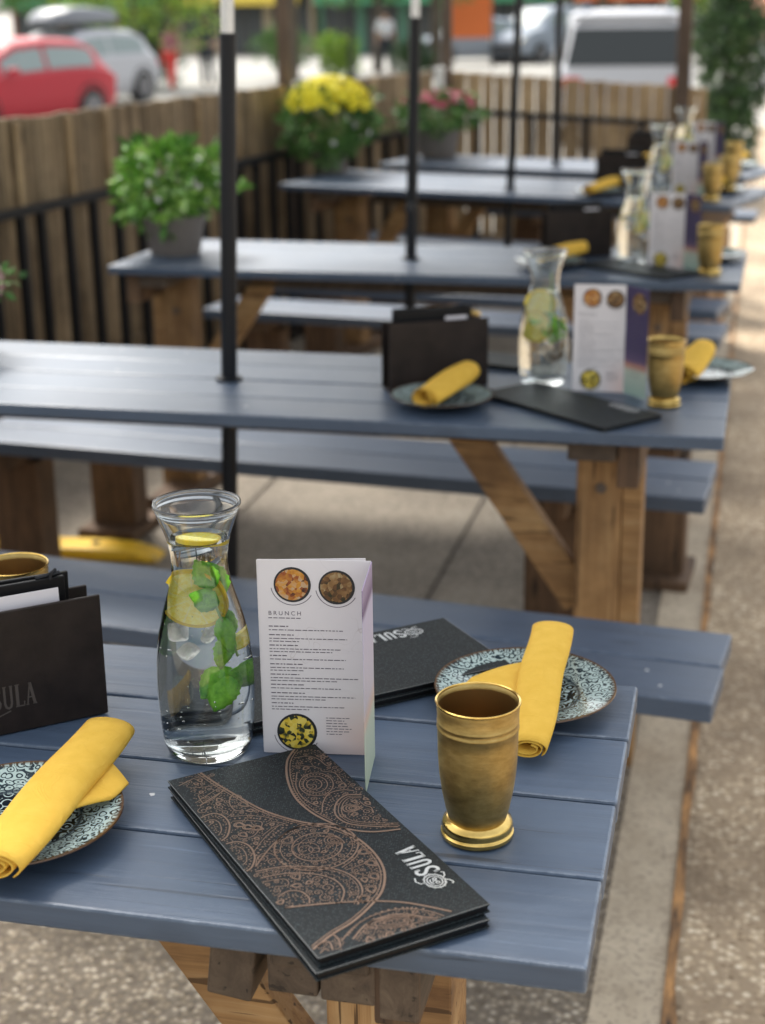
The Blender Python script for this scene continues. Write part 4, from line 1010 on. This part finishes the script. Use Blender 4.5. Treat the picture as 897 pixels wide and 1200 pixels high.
# ---------------------------------------------------------------- second table
CAR2 = make_carafe(1, 'blurred carafe packed with mint, on the second table', (-.388, 3.00, zt), 0)
card2 = make_card('menu card with purple side panel on the second table', (-.322, 2.944, zt), R(1.5), w=.098, side_ang=-48, sl=.066)
clone(CUP, (-.1405, 2.862, zt), 1, 'brass cup beside the menu card on the second table', (.93,)*3)
clone(CUP, (-.56, 3.055, zt), 2, 'brass cup hidden behind the dark holder on the second table', (.93,)*3)
BOX2 = make_box('plain dark menu holder on the second table, behind a napkin', (-.492, 2.960, zt), R(30), W_=.205, name=False)
m2 = make_menu('dark menu lying at the front of the second table, below its menu card', (-.495, 2.868, zt), ang((-.480, 2.869), (-.205, 2.635)), False, .0085, L=.345, Wd=.150)
m2b = make_menu('dark menu lying behind the carafe of the second table', (-.70, 3.17, zt), R(-18), False, .0085, logo=False, L=.30, Wd=.11)
clone(PL, (-.553, 2.795, zt), 1, 'patterned plate in front of the dark holder on the second table')
clone(PL, (-.075, 3.105, zt), 2, 'patterned plate on the right end of the second table')
NP2 = make_napkin('napkin leaning on the plate in front of the second table’s holder'.replace('’', "'"), (-.545, 2.80, zt+.004), R(-20), ln=.165, w=.066, flap=0, lift=(.024, .036, .046), h=.038)
clone(NP2, (-.098, 3.075, zt+.004), R(-12), 'thick napkin on the right-hand plate of the second table')

# ---------------------------------------------------------------- third to fifth tables
def far_set(which, ox, oy, rot, sc=1):
    c, s_ = math.cos(rot), math.sin(rot); rj = random.Random(len(which)*7+1)
    def at(x, y): x += rj.uniform(-.012, .012); y += rj.uniform(-.015, .015); return (ox+x*c-y*s_, oy+x*s_+y*c, zt)
    clone(BOX2, at(-.385, .41), R(18)+rj.uniform(-.15, .15)+rot, 'dark menu holder on the %s table' % which)
    clone(CAR2, at(-.325, .30), 1.5, 'water carafe on the %s table' % which)
    clone(card2, at(-.275, .245), rj.uniform(-.12, .12)+rot, 'white menu card on the %s table' % which)
    clone(CUP, at(-.085, .135), 0, 'brass cup at the right front of the %s table' % which)
    clone(m2, at(-.47, .22), R(-38)+rot, 'dark menu lying in front of the card on the %s table' % which)
    clone(PL, at(-.545, .20), .4, 'patterned plate left of the holder on the %s table' % which)
    clone(NP2, at(-.53, .20)[:2]+(zt+.004,), R(-50)+rj.uniform(-.5, .5)+rot, 'napkin left of the holder on the %s table' % which)
    clone(PL, at(-.10, .40), .9, 'patterned plate on the right end of the %s table' % which)
    clone(NP2, at(-.125, .39)[:2]+(zt+.004,), R(-30)+rot, 'napkin on the right end of the %s table' % which)
far_set('third', -.0175, 4.215, -.013)
far_set('fourth', -.075, 5.90, -.12)
far_set('farthest', -.03, 6.86, -.12)
clone(CUP, (-.10, 6.36, zt), 0, 'brass cup at the right rear of the fourth table')

# ---------------------------------------------------------------- potted plants
def leaf_cloud(mb, c, rx, ry, rz, n_, ln, w, droop=0, rnd=random, lump=.35, shell=.55):
    for i in range(n_):
        while True:
            v = Vector((rnd.uniform(-1, 1), rnd.uniform(-1, 1), rnd.uniform(-1, 1)))
            if .05 < v.length < 1: break
        d = v.normalized(); k = 1+lump*noise.noise(d*2.3+Vector(c)*3); r_ = shell+(1-shell)*v.length**.5
        p = Vector((c[0]+d.x*rx*k*r_, c[1]+d.y*ry*k*r_, c[2]+d.z*rz*k*r_))
        a = (d+Vector((rnd.uniform(-.8, .8), rnd.uniform(-.8, .8), rnd.uniform(-.6, .9)-droop))).normalized(); s_ = a.cross(Vector((rnd.uniform(-1, 1), rnd.uniform(-1, 1), rnd.uniform(-1, 1)))).normalized()
        l_ = ln*rnd.uniform(.6, 1.3); ww = w*rnd.uniform(.7, 1.2)/2; nn_ = a.cross(s_)*ww*.4
        mb.add([p, p+a*l_*.5+s_*ww+nn_, p+a*l_, p+a*l_*.5-s_*ww+nn_], [(0, 1, 2), (0, 2, 3)])
def blossoms(mb, c, rx, ry, rz, n_, r, zmin=-1, rnd=random, petals=6):
    for i in range(n_):
        while True:
            d = Vector((rnd.gauss(0, 1), rnd.gauss(0, 1), rnd.gauss(0, 1))).normalized()
            if d.z > zmin: break
        p = Vector((c[0]+d.x*rx, c[1]+d.y*ry, c[2]+d.z*rz)); a = d.orthogonal().normalized(); b_ = d.cross(a)
        for k in range(petals):
            t = 6.283*k/petals; u = (a*math.cos(t)+b_*math.sin(t)); q = (b_*math.cos(t)-a*math.sin(t))
            mb.add([p, p+u*r*.6+q*r*.35+d*r*.25, p+u*r+d*r*.15, p+u*r*.6-q*r*.35+d*r*.25], [(0, 1, 2, 3)])
def planter(loc, r, h, label, leaves, cr, nleaf, ln, w, flowers, cz=.1, potmat='terracotta_grey'):
    t = empty('potted_plant', loc, 0, label, 'potted plant', 'potted flowers at the left ends of the tables')
    b = MB(); b.solid_lathe([(0, 0), (r*.78, 0), (r*.80, .004), (r*.98, h*.8), (r*1.03, h*.82), (r*1.05, h), (r*.95, h), (r*.92, h*.85), (0, h*.85)], 36); p = b.build('pot', potmat, t, True)
    b = MB(); b.solid_lathe([(0, h*.86), (r*.5, h*.87), (r*.88, h*.87), (0, h*.92)], 24); b.build('soil', 'soil', p)
    rnd = random.Random(int(r*1e4)+nleaf)
    b = MB()
    for k in range(26):
        a = rnd.uniform(0, 6.28); e = (cr[0]*.75*math.cos(a)*rnd.random(), cr[1]*.75*math.sin(a)*rnd.random(), h+cz+rnd.uniform(-.02, .05))
        b.tube([(r*.2*math.cos(a), r*.2*math.sin(a), h*.85), (e[0]*.6, e[1]*.6, (h+e[2])/2+.01), e], .0018, 5)
    b.build('stems', 'mint_stem', t)
    b = MB(); leaf_cloud(b, (0, 0, h+cz), cr[0], cr[1], cr[2], nleaf, ln, w, .2, rnd, .65, .3); b.build('foliage', leaves, t)
    for mt, n_, rr, zmin, k, dz in flowers:
        b = MB(); blossoms(b, (0, 0, h+cz+dz), cr[0]*k, cr[1]*k, cr[2]*k, n_, rr, zmin, rnd); b.build('blossoms', mt, t)
    return t
planter((-1.73, 4.50, zt), .096, .118, 'bushy light-green plant with small white flowers in a grey pot', 'bright_leaves', (.145, .15, .108), 1050, .046, .024, [('white_petals', 26, .011, -.7, 1.05, 0)], .095)
planter((-1.87, 6.86, zt), .085, .10, 'plant topped with a dome of bright yellow flowers', 'dark_leaves', (.19, .18, .14), 1900, .040, .020, [('yellow_petals', 230, .031, .12, 1.0, .055), ('white_petals', 22, .016, -.6, 1.05, -.02)], .125)
planter((-1.52, 7.60, zt), .105, .14, 'plant with dark red flowers in a rounded grey pot', 'dark_leaves', (.175, .16, .085), 1300, .038, .02, [('red_petals', 60, .024, .2, 1.1, .02), ('white_petals', 4, .022, .1, 1.05, 0)], .07)
planter((-1.71, 3.03, zt), .07, .09, 'pink flowering plant just cut off by the left frame edge', 'dark_leaves', (.105, .13, .07), 700, .03, .016, [('pink_petals', 70, .018, -.3, 1.15, .01)], .06)

# ---------------------------------------------------------------- evergreen beside the back fence
def evergreen(loc, h, r, label):
    t = empty('evergreen_shrub', loc, 0, label, 'shrub')
    b = MB(); b.tube([(0, 0, 0), (.02, 0, h*.4), (0, .02, h*.85)], [.05, .035, .01], 8); b.build('trunk', 'bark', t, True)
    rnd = random.Random(5); b = MB()
    for k in range(46):
        z = rnd.uniform(.12, .97)*h; a = rnd.uniform(0, 6.28); rr = r*(1-(max(0, z/h-.55)/.5)**2)*rnd.uniform(.25, .85)
        s_ = rnd.uniform(.16, .28)*r*1.9; leaf_cloud(b, (rr*math.cos(a), rr*math.sin(a), z), s_, s_, s_*.9, 150, .07, .03, 0, rnd, .4, .4)
    b.build('crown', 'hedge_leaves', t)
evergreen((-.27, 12.6, 0), 1.95, .30, 'dark green evergreen shrub right of the tan fence')
b = MB(); rnd = random.Random(2); blossoms(b, (0, 0, .75), .22, .22, .6, 7, .05, -.5, rnd)

# ---------------------------------------------------------------- vehicles
def smoothstep(a, b, x): x = min(1, max(0, (x-a)/(b-a))); return x*x*(3-2*x)
def car(loc, rz, kind, paint, label, glass='car_glass', roofbox=False, L=4.2, Wd=1.76, H=1.46):
    """local X = forward, origin on the ground at the centre"""
    t = empty('parked_car', loc, rz, label, 'car', 'vehicles parked and passing in the street')
    # stations: x, lower z, belt z, roof z (fractions of L and H)
    if kind == 'hatch': st = [(-.50, .24, .52, .54), (-.47, .16, .60, .66), (-.40, .14, .64, .88), (-.30, .14, .65, .97), (-.10, .14, .64, 1.0), (.08, .14, .62, .97), (.20, .14, .61, .80), (.30, .14, .60, .63), (.42, .15, .55, .56), (.49, .20, .40, .42)]
    elif kind == 'van': st = [(-.50, .22, .52, .55), (-.485, .16, .58, .90), (-.44, .14, .60, .985), (-.25, .14, .60, 1.0), (.0, .14, .59, 1.0), (.12, .14, .585, .96), (.22, .14, .58, .78), (.30, .14, .57, .60), (.44, .15, .52, .54), (.49, .2, .38, .4)]
    else: st = [(-.50, .24, .50, .52), (-.44, .15, .60, .62), (-.33, .14, .62, .70), (-.22, .14, .63, .94), (-.05, .14, .62, 1.0), (.08, .14, .61, .96), (.20, .14, .60, .76), (.28, .14, .59, .61), (.42, .15, .54, .55), (.49, .2, .40, .42)]
    sub = []
    for i in range(len(st)-1):
        for k in range(3):
            f = k/3; sub.append(tuple(a+(c-a)*f for a, c in zip(st[i], st[i+1])))
    sub.append(st[-1])
    def sec(s_):
        x, zl, zb, zr = s_; e = 1-.16*abs(x*2)**5; w = Wd/2*e; g = .78 if zr-zb > .1 else .94
        zb_, zr_, zl_ = zb*H, zr*H, zl*H; f = min(1, max(0, (zr-zb)/.12)); wr = w*(.95*(1-f)+(.82 if kind == 'van' else .76)*f)
        h = [(w*.90, zl_), (w*.985, zl_+.10), (w, (zl_+zb_)/2), (w*.975, zb_-.02), (w*.945, zb_), (wr*1.02+.0, zr_-.06*f-.005), (wr*.90, zr_-.022*f), (wr*.5, zr_+.0)]
        return [(x*L, y, z) for y, z in h]+[(x*L, -y, z) for y, z in h[::-1]]
    b = MB(); n_ = 16; vs = []
    for s_ in sub: vs += sec(s_)
    fs = [(i*n_+k, i*n_+(k+1) % n_, (i+1)*n_+(k+1) % n_, (i+1)*n_+k) for i in range(len(sub)-1) for k in range(n_)]
    fs += [tuple(range(n_))[::-1], tuple(range((len(sub)-1)*n_, len(sub)*n_))]
    b.add(vs, fs); b.build('body', paint, t, True, angle=35)
    def q(x):
        for a, c in zip(st, st[1:]):
            if a[0] <= x <= c[0]: f = (x-a[0])/(c[0]-a[0]); return tuple(u+(v-u)*f for u, v in zip(a, c))
        return st[-1]
    def side_window(x0, x1, lo=.08, hi=.82):
        for sgn in (1, -1):
            b = MB(); vs = []; k_ = 5
            for i in range(k_+1):
                S_ = sec(q(x0+(x1-x0)*i/k_)); p4, p5 = Vector(S_[4]), Vector(S_[5])
                for f in (lo, hi): v = p4.lerp(p5, f); vs.append((v.x, sgn*(v.y+.008), v.z))
            b.add(vs, [(2*i, 2*i+2, 2*i+3, 2*i+1) for i in range(k_)]); b.build('side_window', glass, t)
    def end_window(x0, x1, g=glass, nm='windscreen'):
        b = MB(); vs = []; k_ = 4
        for i in range(k_+1):
            S_ = sec(q(x0+(x1-x0)*i/k_)); w = S_[6][1]*.90; z = S_[7][2]+.010; dx = .010*(1 if x1 > 0 else -1)
            vs += [(S_[0][0]+dx, -w, z), (S_[0][0]+dx, w, z)]
        b.add(vs, [(2*i, 2*i+1, 2*i+3, 2*i+2) for i in range(k_)]); b.build(nm, g, t)
    if kind == 'hatch': side_window(-.36, -.08); side_window(-.06, .17); end_window(.10, .285); end_window(-.465, -.39, nm='rear_window')
    elif kind == 'van': side_window(-.44, -.20); side_window(-.18, .02); side_window(.04, .19); end_window(.135, .285)
    else: side_window(-.24, -.06); side_window(-.04, .17); end_window(.10, .27); end_window(-.31, -.23, nm='rear_window')
    if kind == 'van':
        x = -.496*L
        b = MB(); b.add([(x+.01, -Wd*.41, H*.60), (x+.01, Wd*.41, H*.60), (x+.075, Wd*.355, H*.87), (x+.075, -Wd*.355, H*.87)], [(0, 1, 2, 3)]); b.v = [v+Vector((-.03, 0, 0)) for v in b.v]; b.build('rear_window', glass, t)
        b = MB(); b.box(x-.012, x+.03, -.26, .26, H*.44, H*.52); b.build('number_plate_panel', 'car_silver', t)
        b = MB(); b.box(x-.09, x+.05, -Wd*.46, Wd*.46, H*.20, H*.33); b.build('rear_bumper', paint, t, bevel=.02)
        b = MB(); b.box(x+.02, x+.16, -Wd*.37, Wd*.37, H*.93, H*.965); b.build('spoiler', paint, t, bevel=.01)
        for s_ in (-1, 1):
            b = MB(); b.bar((-.40*L, s_*Wd*.30, H+.05), (.05*L, s_*Wd*.30, H+.05), .03, .03); b.bar((-.36*L, s_*Wd*.30, H-.03), (-.36*L, s_*Wd*.30, H+.05), .03, .03); b.bar((.0, s_*Wd*.30, H-.03), (.0, s_*Wd*.30, H+.05), .03, .03); b.build('roof_rail', 'car_silver', t)
    for s_ in (-1, 1):
        zt_ = H*.46 if kind != 'van' else H*.44
        b = MB(); b.box(-.500*L-.01, -.455*L, s_*Wd*.36-.12, s_*Wd*.36+.12, zt_, zt_+.15); b.build('tail_light', 'tail_red', t, bevel=.03)
        b = MB(); b.box(.440*L, .495*L, s_*Wd*.34-.15, s_*Wd*.34+.15, H*.38, H*.38+.13); b.build('headlight', 'head_lamp', t, bevel=.04)
        b = MB(); b.box(.14*L, .17*L+.05, s_*(Wd/2+.09)-.08, s_*(Wd/2+.09)+.08, H*.62, H*.70); b.build('mirror', paint, t, bevel=.03)
    b = MB(); b.box(.47*L, .50*L, -.45, .45, H*.22, H*.34); b.build('grille', 'plastic_black', t, bevel=.01)
    for x in (-.31, .31):
        for s_ in (-1, 1):
            wl = MB(); wl.M = Matrix.Translation((x*L, s_*(Wd/2-.10), .315)) @ Matrix.Rotation(R(90), 4, 'X')
            wl.solid_lathe([(0, -.11), (.25, -.11), (.315, -.09), (.32, 0), (.315, .09), (.25, .11), (0, .11)], 28); w_ = wl.build('wheel', 'tyre', t, True)
            rm = MB(); rm.M = Matrix.Translation((x*L, s_*(Wd/2+.012), .315)) @ Matrix.Rotation(R(90), 4, 'X')
            rm.solid_lathe([(0, -.008), (.05, -.012), (.07, .0), (.19, .0), (.21, -.01), (.215, .006), (0, .006)], 24); rm.build('rim', 'rim_metal', w_, True)
            ar = MB(); ar.M = Matrix.Translation((x*L, s_*(Wd/2-.004), .33)) @ Matrix.Rotation(R(90), 4, 'X'); ar.lathe([(.36, -.008), (.39, -.008), (.39, .008), (.36, .008)], 28, close=True); ar.build('wheel_arch', 'plastic_black', t)
    if roofbox:
        rb = MB()
        for i in range(7):
            pass
        sx = [(-.95, .35, .10), (-.90, .48, .16), (-.4, .52, .20), (.4, .52, .20), (.85, .42, .14), (1.0, .25, .05)]
        vs = []
        for x, w, hh in sx: vs += [(x-.15, y*w, H+.10+z*hh*1.6) for y, z in ((-1, .0), (-1, .5), (-.8, .9), (0, 1), (.8, .9), (1, .5), (1, 0))]
        rb.add(vs, [(i*7+k, i*7+k+1, (i+1)*7+k+1, (i+1)*7+k) for i in range(5) for k in range(6)]+[(i*7+6, i*7, (i+1)*7, (i+1)*7+6) for i in range(5)]+[tuple(range(7))[::-1], tuple(range(35, 42))])
        rb.build('roof_box', 'roof_box_grey', t, True)
        b = MB()
        for x in (-.6, .4): b.bar((x, -.6, H+.06), (x, .6, H+.06), .04, .04)
        b.build('roof_bar', 'plastic_black', t)
    return t
SZ = -.395
car((-12.0, 23.7, SZ), R(-107), 'hatch', 'car_red', 'bright red hatchback parked beyond the left fence', 'car_glass_pale', L=4.1)
car((-13.75, 30.4, SZ), R(-104), 'hatch', 'car_white', 'white car with a grey roof box, behind the red hatchback', 'car_glass_pale', True, L=4.2, H=1.5)
car((-1.93, 23.8, SZ), R(94), 'van', 'car_white', 'large silver-white people carrier seen from behind beyond the tan fence', 'car_glass', L=4.7, Wd=1.90, H=1.78)
car((-9.05, 51.5, SZ), R(-150), 'sedan', 'car_silver', 'pale blue-silver car far down the street with its headlights toward us', 'car_glass_pale', L=4.4)
car((-7.0, 52.5, SZ), R(-118), 'hatch', 'car_silver', 'pale grey hatchback far down the street, between two umbrella poles', 'car_glass_pale', L=4.4, H=1.75, Wd=1.85)
car((1.05, 33, SZ), R(100), 'hatch', 'car_grey', 'grey car at the right edge beyond the evergreen shrub', 'car_glass', L=4.3)

# ---------------------------------------------------------------- people
def person(loc, rz, h, label, top, bottom, hair='hair', stride=.12, arm=.0, walk=True):
    t = empty('person', loc, rz, label, 'person'); s_ = h/1.7
    J = {'pelvis': (0, 0, .95), 'waist': (0, 0, 1.10), 'chest': (0, -.01, 1.30), 'neck': (0, 0, 1.45), 'headb': (0, -.01, 1.53), 'head': (0, -.02, 1.64),
         'sl': (.17, 0, 1.40), 'el': (.24, .03, 1.12), 'wl': (.25, -.08+arm, .90), 'hl': (.25, -.11+arm, .81), 'sr': (-.17, 0, 1.40), 'er': (-.24, .0, 1.12), 'wr': (-.25, -.05-arm, .90), 'hr': (-.25, -.07-arm, .81),
         'pl': (.09, 0, .90), 'kl': (.10, -stride*.6, .50), 'al': (.10, -stride, .09), 'tl': (.11, -stride-.16, .03), 'pr': (-.09, 0, .90), 'kr': (-.10, stride*.2, .50), 'ar': (-.10, stride, .09), 'tr': (-.11, stride-.16, .03)}
    rad = dict(pelvis=.13, waist=.115, chest=.14, neck=.055, headb=.07, head=.10, sl=.06, el=.042, wl=.030, hl=.036, sr=.06, er=.042, wr=.030, hr=.036, pl=.095, kl=.060, al=.040, tl=.035, pr=.095, kr=.060, ar=.040, tr=.035)
    E_ = [('pelvis', 'waist'), ('waist', 'chest'), ('chest', 'neck'), ('neck', 'headb'), ('headb', 'head'), ('chest', 'sl'), ('sl', 'el'), ('el', 'wl'), ('wl', 'hl'), ('chest', 'sr'), ('sr', 'er'), ('er', 'wr'), ('wr', 'hr'), ('pelvis', 'pl'), ('pl', 'kl'), ('kl', 'al'), ('al', 'tl'), ('pelvis', 'pr'), ('pr', 'kr'), ('kr', 'ar'), ('ar', 'tr')]
    def skin(name, keys, edges, mt, grow=0, root='pelvis', par=t):
        me = bpy.data.meshes.new(name); idx = {k: i for i, k in enumerate(keys)}
        me.from_pydata([tuple(c*s_ for c in J[k]) for k in keys], [(idx[a], idx[c]) for a, c in edges], [])
        o = bpy.data.objects.new(name, me); col.objects.link(o); o.parent = par; me.materials.append(MATS[mt])
        m_ = o.modifiers.new('skin', 'SKIN'); m_.use_smooth_shade = True
        sv_ = me.skin_vertices[0].data
        for k, i in idx.items(): r_ = (rad[k]+grow)*s_; sv_[i].radius = (r_, r_); sv_[i].use_root = (k == root)
        o.modifiers.new('sub', 'SUBSURF').levels = 2; o.modifiers['sub'].render_levels = 2
        return o
    skin('body', list(J), E_, 'skin')
    up = ['chest', 'waist', 'pelvis', 'sl', 'el', 'sr', 'er']; skin('shirt', up, [('chest', 'waist'), ('waist', 'pelvis'), ('chest', 'sl'), ('sl', 'el'), ('chest', 'sr'), ('sr', 'er')], top, .014, 'chest')
    lo = ['pelvis', 'pl', 'kl', 'al', 'pr', 'kr', 'ar']; skin('trousers', lo, [('pelvis', 'pl'), ('pl', 'kl'), ('kl', 'al'), ('pelvis', 'pr'), ('pr', 'kr'), ('kr', 'ar')], bottom, .016, 'pelvis')
    b = MB(); b.M = Matrix.Scale(s_, 4); b.lathe([(.118, 1.58), (.122, 1.66), (.10, 1.735), (.05, 1.765), (.002, 1.772)], 20, (0, .012, 0)); b.build('hair', hair, t, True)
    return t
person((-13.4, 35.2, SZ), R(160), 1.55, 'person in red trousers and a rose top on the far pavement', 'rose_cloth', 'red_cloth')
person((-10.2, 43.5, SZ), R(30), 1.72, 'person in a white shirt and dark trousers, walking far up the street', 'white_cloth', 'dark_cloth', stride=.22)
person((-13.0, 36.6, SZ), R(200), 1.70, 'person in dark clothes right behind the one in red trousers', 'dark_cloth', 'dark_cloth')

# ---------------------------------------------------------------- street trees and buildings
def tree(loc, h, r, label, leaves='tree_leaves', trunk=.10, clumps=26, per=260, ls=.16, zf=.55):
    t = empty('street_tree', loc, 0, label, 'tree', 'street trees beyond the fence'); rnd = random.Random(int(abs(loc[0])*97+h*13))
    b = MB(); b.tube([(0, 0, 0), (.05, .02, h*.3), (-.03, .03, h*.6), (.02, 0, h*.9)], [trunk, trunk*.8, trunk*.55, trunk*.15], 10)
    for k in range(7):
        a = rnd.uniform(0, 6.28); z = h*rnd.uniform(.4, .65); b.tube([(0, 0, z), (r*.4*math.cos(a), r*.4*math.sin(a), z+h*.1), (r*.8*math.cos(a), r*.8*math.sin(a), z+h*.22)], [trunk*.4, trunk*.25, trunk*.08], 6)
    b.build('trunk', 'bark', t, True); b = MB()
    for k in range(clumps):
        a = rnd.uniform(0, 6.28); rr = r*rnd.uniform(.1, .95); z = h*rnd.uniform(zf, 1.02); s_ = r*rnd.uniform(.22, .42)
        leaf_cloud(b, (rr*math.cos(a), rr*math.sin(a), z), s_, s_, s_*.8, per, ls, ls*.5, 0, rnd, .4, .3)
    b.build('crown', leaves, t)
tree((-14.8, 36.5, SZ), 4.6, 2.1, 'yellow-green tree above the roof box', zf=.36, clumps=34)
tree((-18.6, 40.5, SZ), 4.8, 1.9, 'green tree at the upper left, behind the red car', 'dark_leaves', zf=.40)
tree((-11.9, 40.2, SZ), 5.2, 1.4, 'slim street tree left of the tall silver-topped pole', 'tree_leaves', .14, zf=.5)
tree((-10.9, 45.5, SZ), 5.2, 1.5, 'street tree between the timber post and the yellow flowers', 'dark_leaves', .16, zf=.42)
tree((-8.9, 44.0, SZ), 5.4, 1.5, 'street tree with a thick dark trunk behind the people', 'dark_leaves', .2, zf=.40)
tree((-4.6, 47.0, SZ), 5.2, 1.8, 'tree above the roof of the people carrier', 'tree_leaves', .15, zf=.42)
tree((-1.2, 40.0, SZ), 5.0, 1.6, 'tree behind the evergreen shrub', 'tree_leaves', .15, zf=.38)
def shrub(loc, r, h, label, leaves='hedge_leaves'):
    t = empty('shrub', loc, 0, label, 'shrub', 'low shrubs along the far pavement'); rnd = random.Random(int(abs(loc[0]*31)))
    b = MB(); b.tube([(0, 0, 0), (0, 0, h*.6)], .04, 6); b.build('stem', 'bark', t); b = MB()
    for k in range(14):
        a = rnd.uniform(0, 6.28); rr = r*rnd.uniform(0, .7); leaf_cloud(b, (rr*math.cos(a), rr*math.sin(a), h*rnd.uniform(.25, .85)), r*.4, r*.4, h*.25, 120, .14, .07, 0, rnd, .4, .3)
    b.build('foliage', leaves, t)
for x, y, r, h, lf, lb in ((-14.7, 37.3, .8, 1.6, 'hedge_leaves', 'dark shrub left of the person in red trousers'), (-12.5, 41.5, .9, 1.3, 'dark_leaves', 'shrub just right of the silver-topped pole'), (-11.2, 41.8, .7, 1.1, 'tree_leaves', 'light green shrub left of the timber post'), (-9.2, 42.6, .55, 1.0, 'hedge_leaves', 'small dark shrub above the yellow flowers')): shrub((x, y, SZ), r, h, lb, lf)
def shop(x, y, rz, w, wall, aw, label, H=5.6, nb=3):
    t = empty('shop_building', (x, y, SZ), rz, label, 'building', 'shops across the street')
    b = MB(); b.box(0, w, .25, 7, 0, H); b.box(0, w, .0, .248, 2.9, H)
    bw = w/nb
    for i in range(nb+1): b.box(max(0, i*bw-.18), min(w, i*bw+.18), 0, .248, 0, 2.898)
    b.build('wall', wall, t)
    for i in range(nb):
        x0, x1 = i*bw+.19, (i+1)*bw-.19; door = i % 3 == 1
        f = MB(); z0 = 0 if door else .55
        for a, c in ((x0, x0+.08), (x1-.08, x1)): f.box(a, c, .05, .15, z0, 2.85)
        f.box(x0+.08, x1-.08, .05, .15, 2.76, 2.85); f.box(x0+.08, x1-.08, .05, .15, z0, z0+.1); f.box((x0+x1)/2-.03, (x0+x1)/2+.03, .06, .14, z0+.1, 2.76)
        fr = f.build('door' if door else 'window', 'shop_frame', t); g = MB(); g.box(x0+.08, x1-.08, .09, .10, z0+.1, 2.76); g.build('pane', 'shop_glass', fr)
        if not door: g = MB(); g.box(x0, x1, .02, .2, 0, .548); g.build('stall_riser', wall, t)
    for i in range(nb):
        c_ = (i+.5)*bw; f = MB(); f.box(c_-.55, c_+.55, -.03, -.002, 3.7, 5.1); fr = f.build('window', 'shop_frame', t); g = MB(); g.box(c_-.48, c_+.48, -.036, -.031, 3.78, 5.02); g.build('pane', 'shop_glass', fr)
    b = MB(); b.add([(.2, -.01, 2.75), (w-.2, -.01, 2.75), (w-.2, -1.1, 2.15), (.2, -1.1, 2.15), (w-.2, -1.1, 1.9), (.2, -1.1, 1.9)], [(0, 3, 2, 1), (3, 5, 4, 2)]); o = b.build('awning', aw, t); m_ = o.modifiers.new('s', 'SOLIDIFY'); m_.thickness = .03
    b = MB(); b.box(-.1, w+.1, -.2, .3, H, H+.25); b.build('cornice', 'wall_grey', t)
fx = [(-31, 7.5, 'wall_brick', 'awning_green', 'brick shop at the far left, behind the red car'), (-23.3, 6, 'wall_tan', 'awning_yellow', 'tan shop with yellow awning behind the left trees'), (-17.1, 5.2, 'wall_green', 'awning_green', 'green-fronted shop left of the first pole'), (-11.7, 4.6, 'wall_grey', 'awning_green', 'grey shop behind the street trees'), (-6.9+.0, 5.0, 'wall_cream', 'awning_orange', 'cream shop with an orange awning behind the silver car'), (-1.7, 5.0, 'wall_tan', 'awning_salmon', 'tan shop with a salmon awning at the upper right'), (3.5, 8, 'wall_grey', 'awning_yellow', 'grey shop past the right edge')]
for i, (x, w, wl, aw, lb) in enumerate(fx): shop(x, 63-.10*(x+31), R(-6), w, wl, aw, lb)
t = empty('orange_banner', (-9.0, 46.5, SZ), R(10), 'orange banner standing at the kerb beside the pale silver car', 'banner')
b = MB(); b.box(-.02, .02, -.02, .02, 0, 2.4); b.box(1.28, 1.32, -.02, .02, 0, 2.4); b.build('pole', 'black_metal', t)
b = MB(); b.box(.03, 1.27, -.01, .01, .9, 2.35); b.build('cloth', 'awning_orange', t)
t = empty('cafe_parasol', (.35, 30, SZ), 0, 'salmon-orange parasol at the top right corner', 'parasol')
b = MB(); b.tube([(0, 0, 0), (0, 0, 2.3)], .03, 10); b.build('pole', 'silver_metal', t); b = MB(); b.lathe([(.9, 1.62), (.88, 1.78), (.45, 2.1), (.01, 2.35)], 8); b.build('canopy', 'awning_salmon', t)
for x, y, lb in ((-13.75, 40, 'dark lamp post rising behind the person in red'), (-9.9, 38.5, 'dark lamp post just right of the third pole')):
    t = empty('lamp_post', (x, y, SZ), 0, lb, 'lamp post'); b = MB(); b.tube([(0, 0, .2), (0, 0, 4.2)], [.07, .05], 10); b.build('shaft', 'black_metal', t); b = MB(); b.solid_lathe([(0, 0), (.16, 0), (.12, .2), (.07, .3), (0, .3)], 14); b.build('base', 'black_metal', t, True)
    b = MB(); b.solid_lathe([(0, 4.2), (.1, 4.2), (.2, 4.5), (.12, 4.62), (0, 4.7)], 14); b.build('lantern', 'white_paint', t, True)
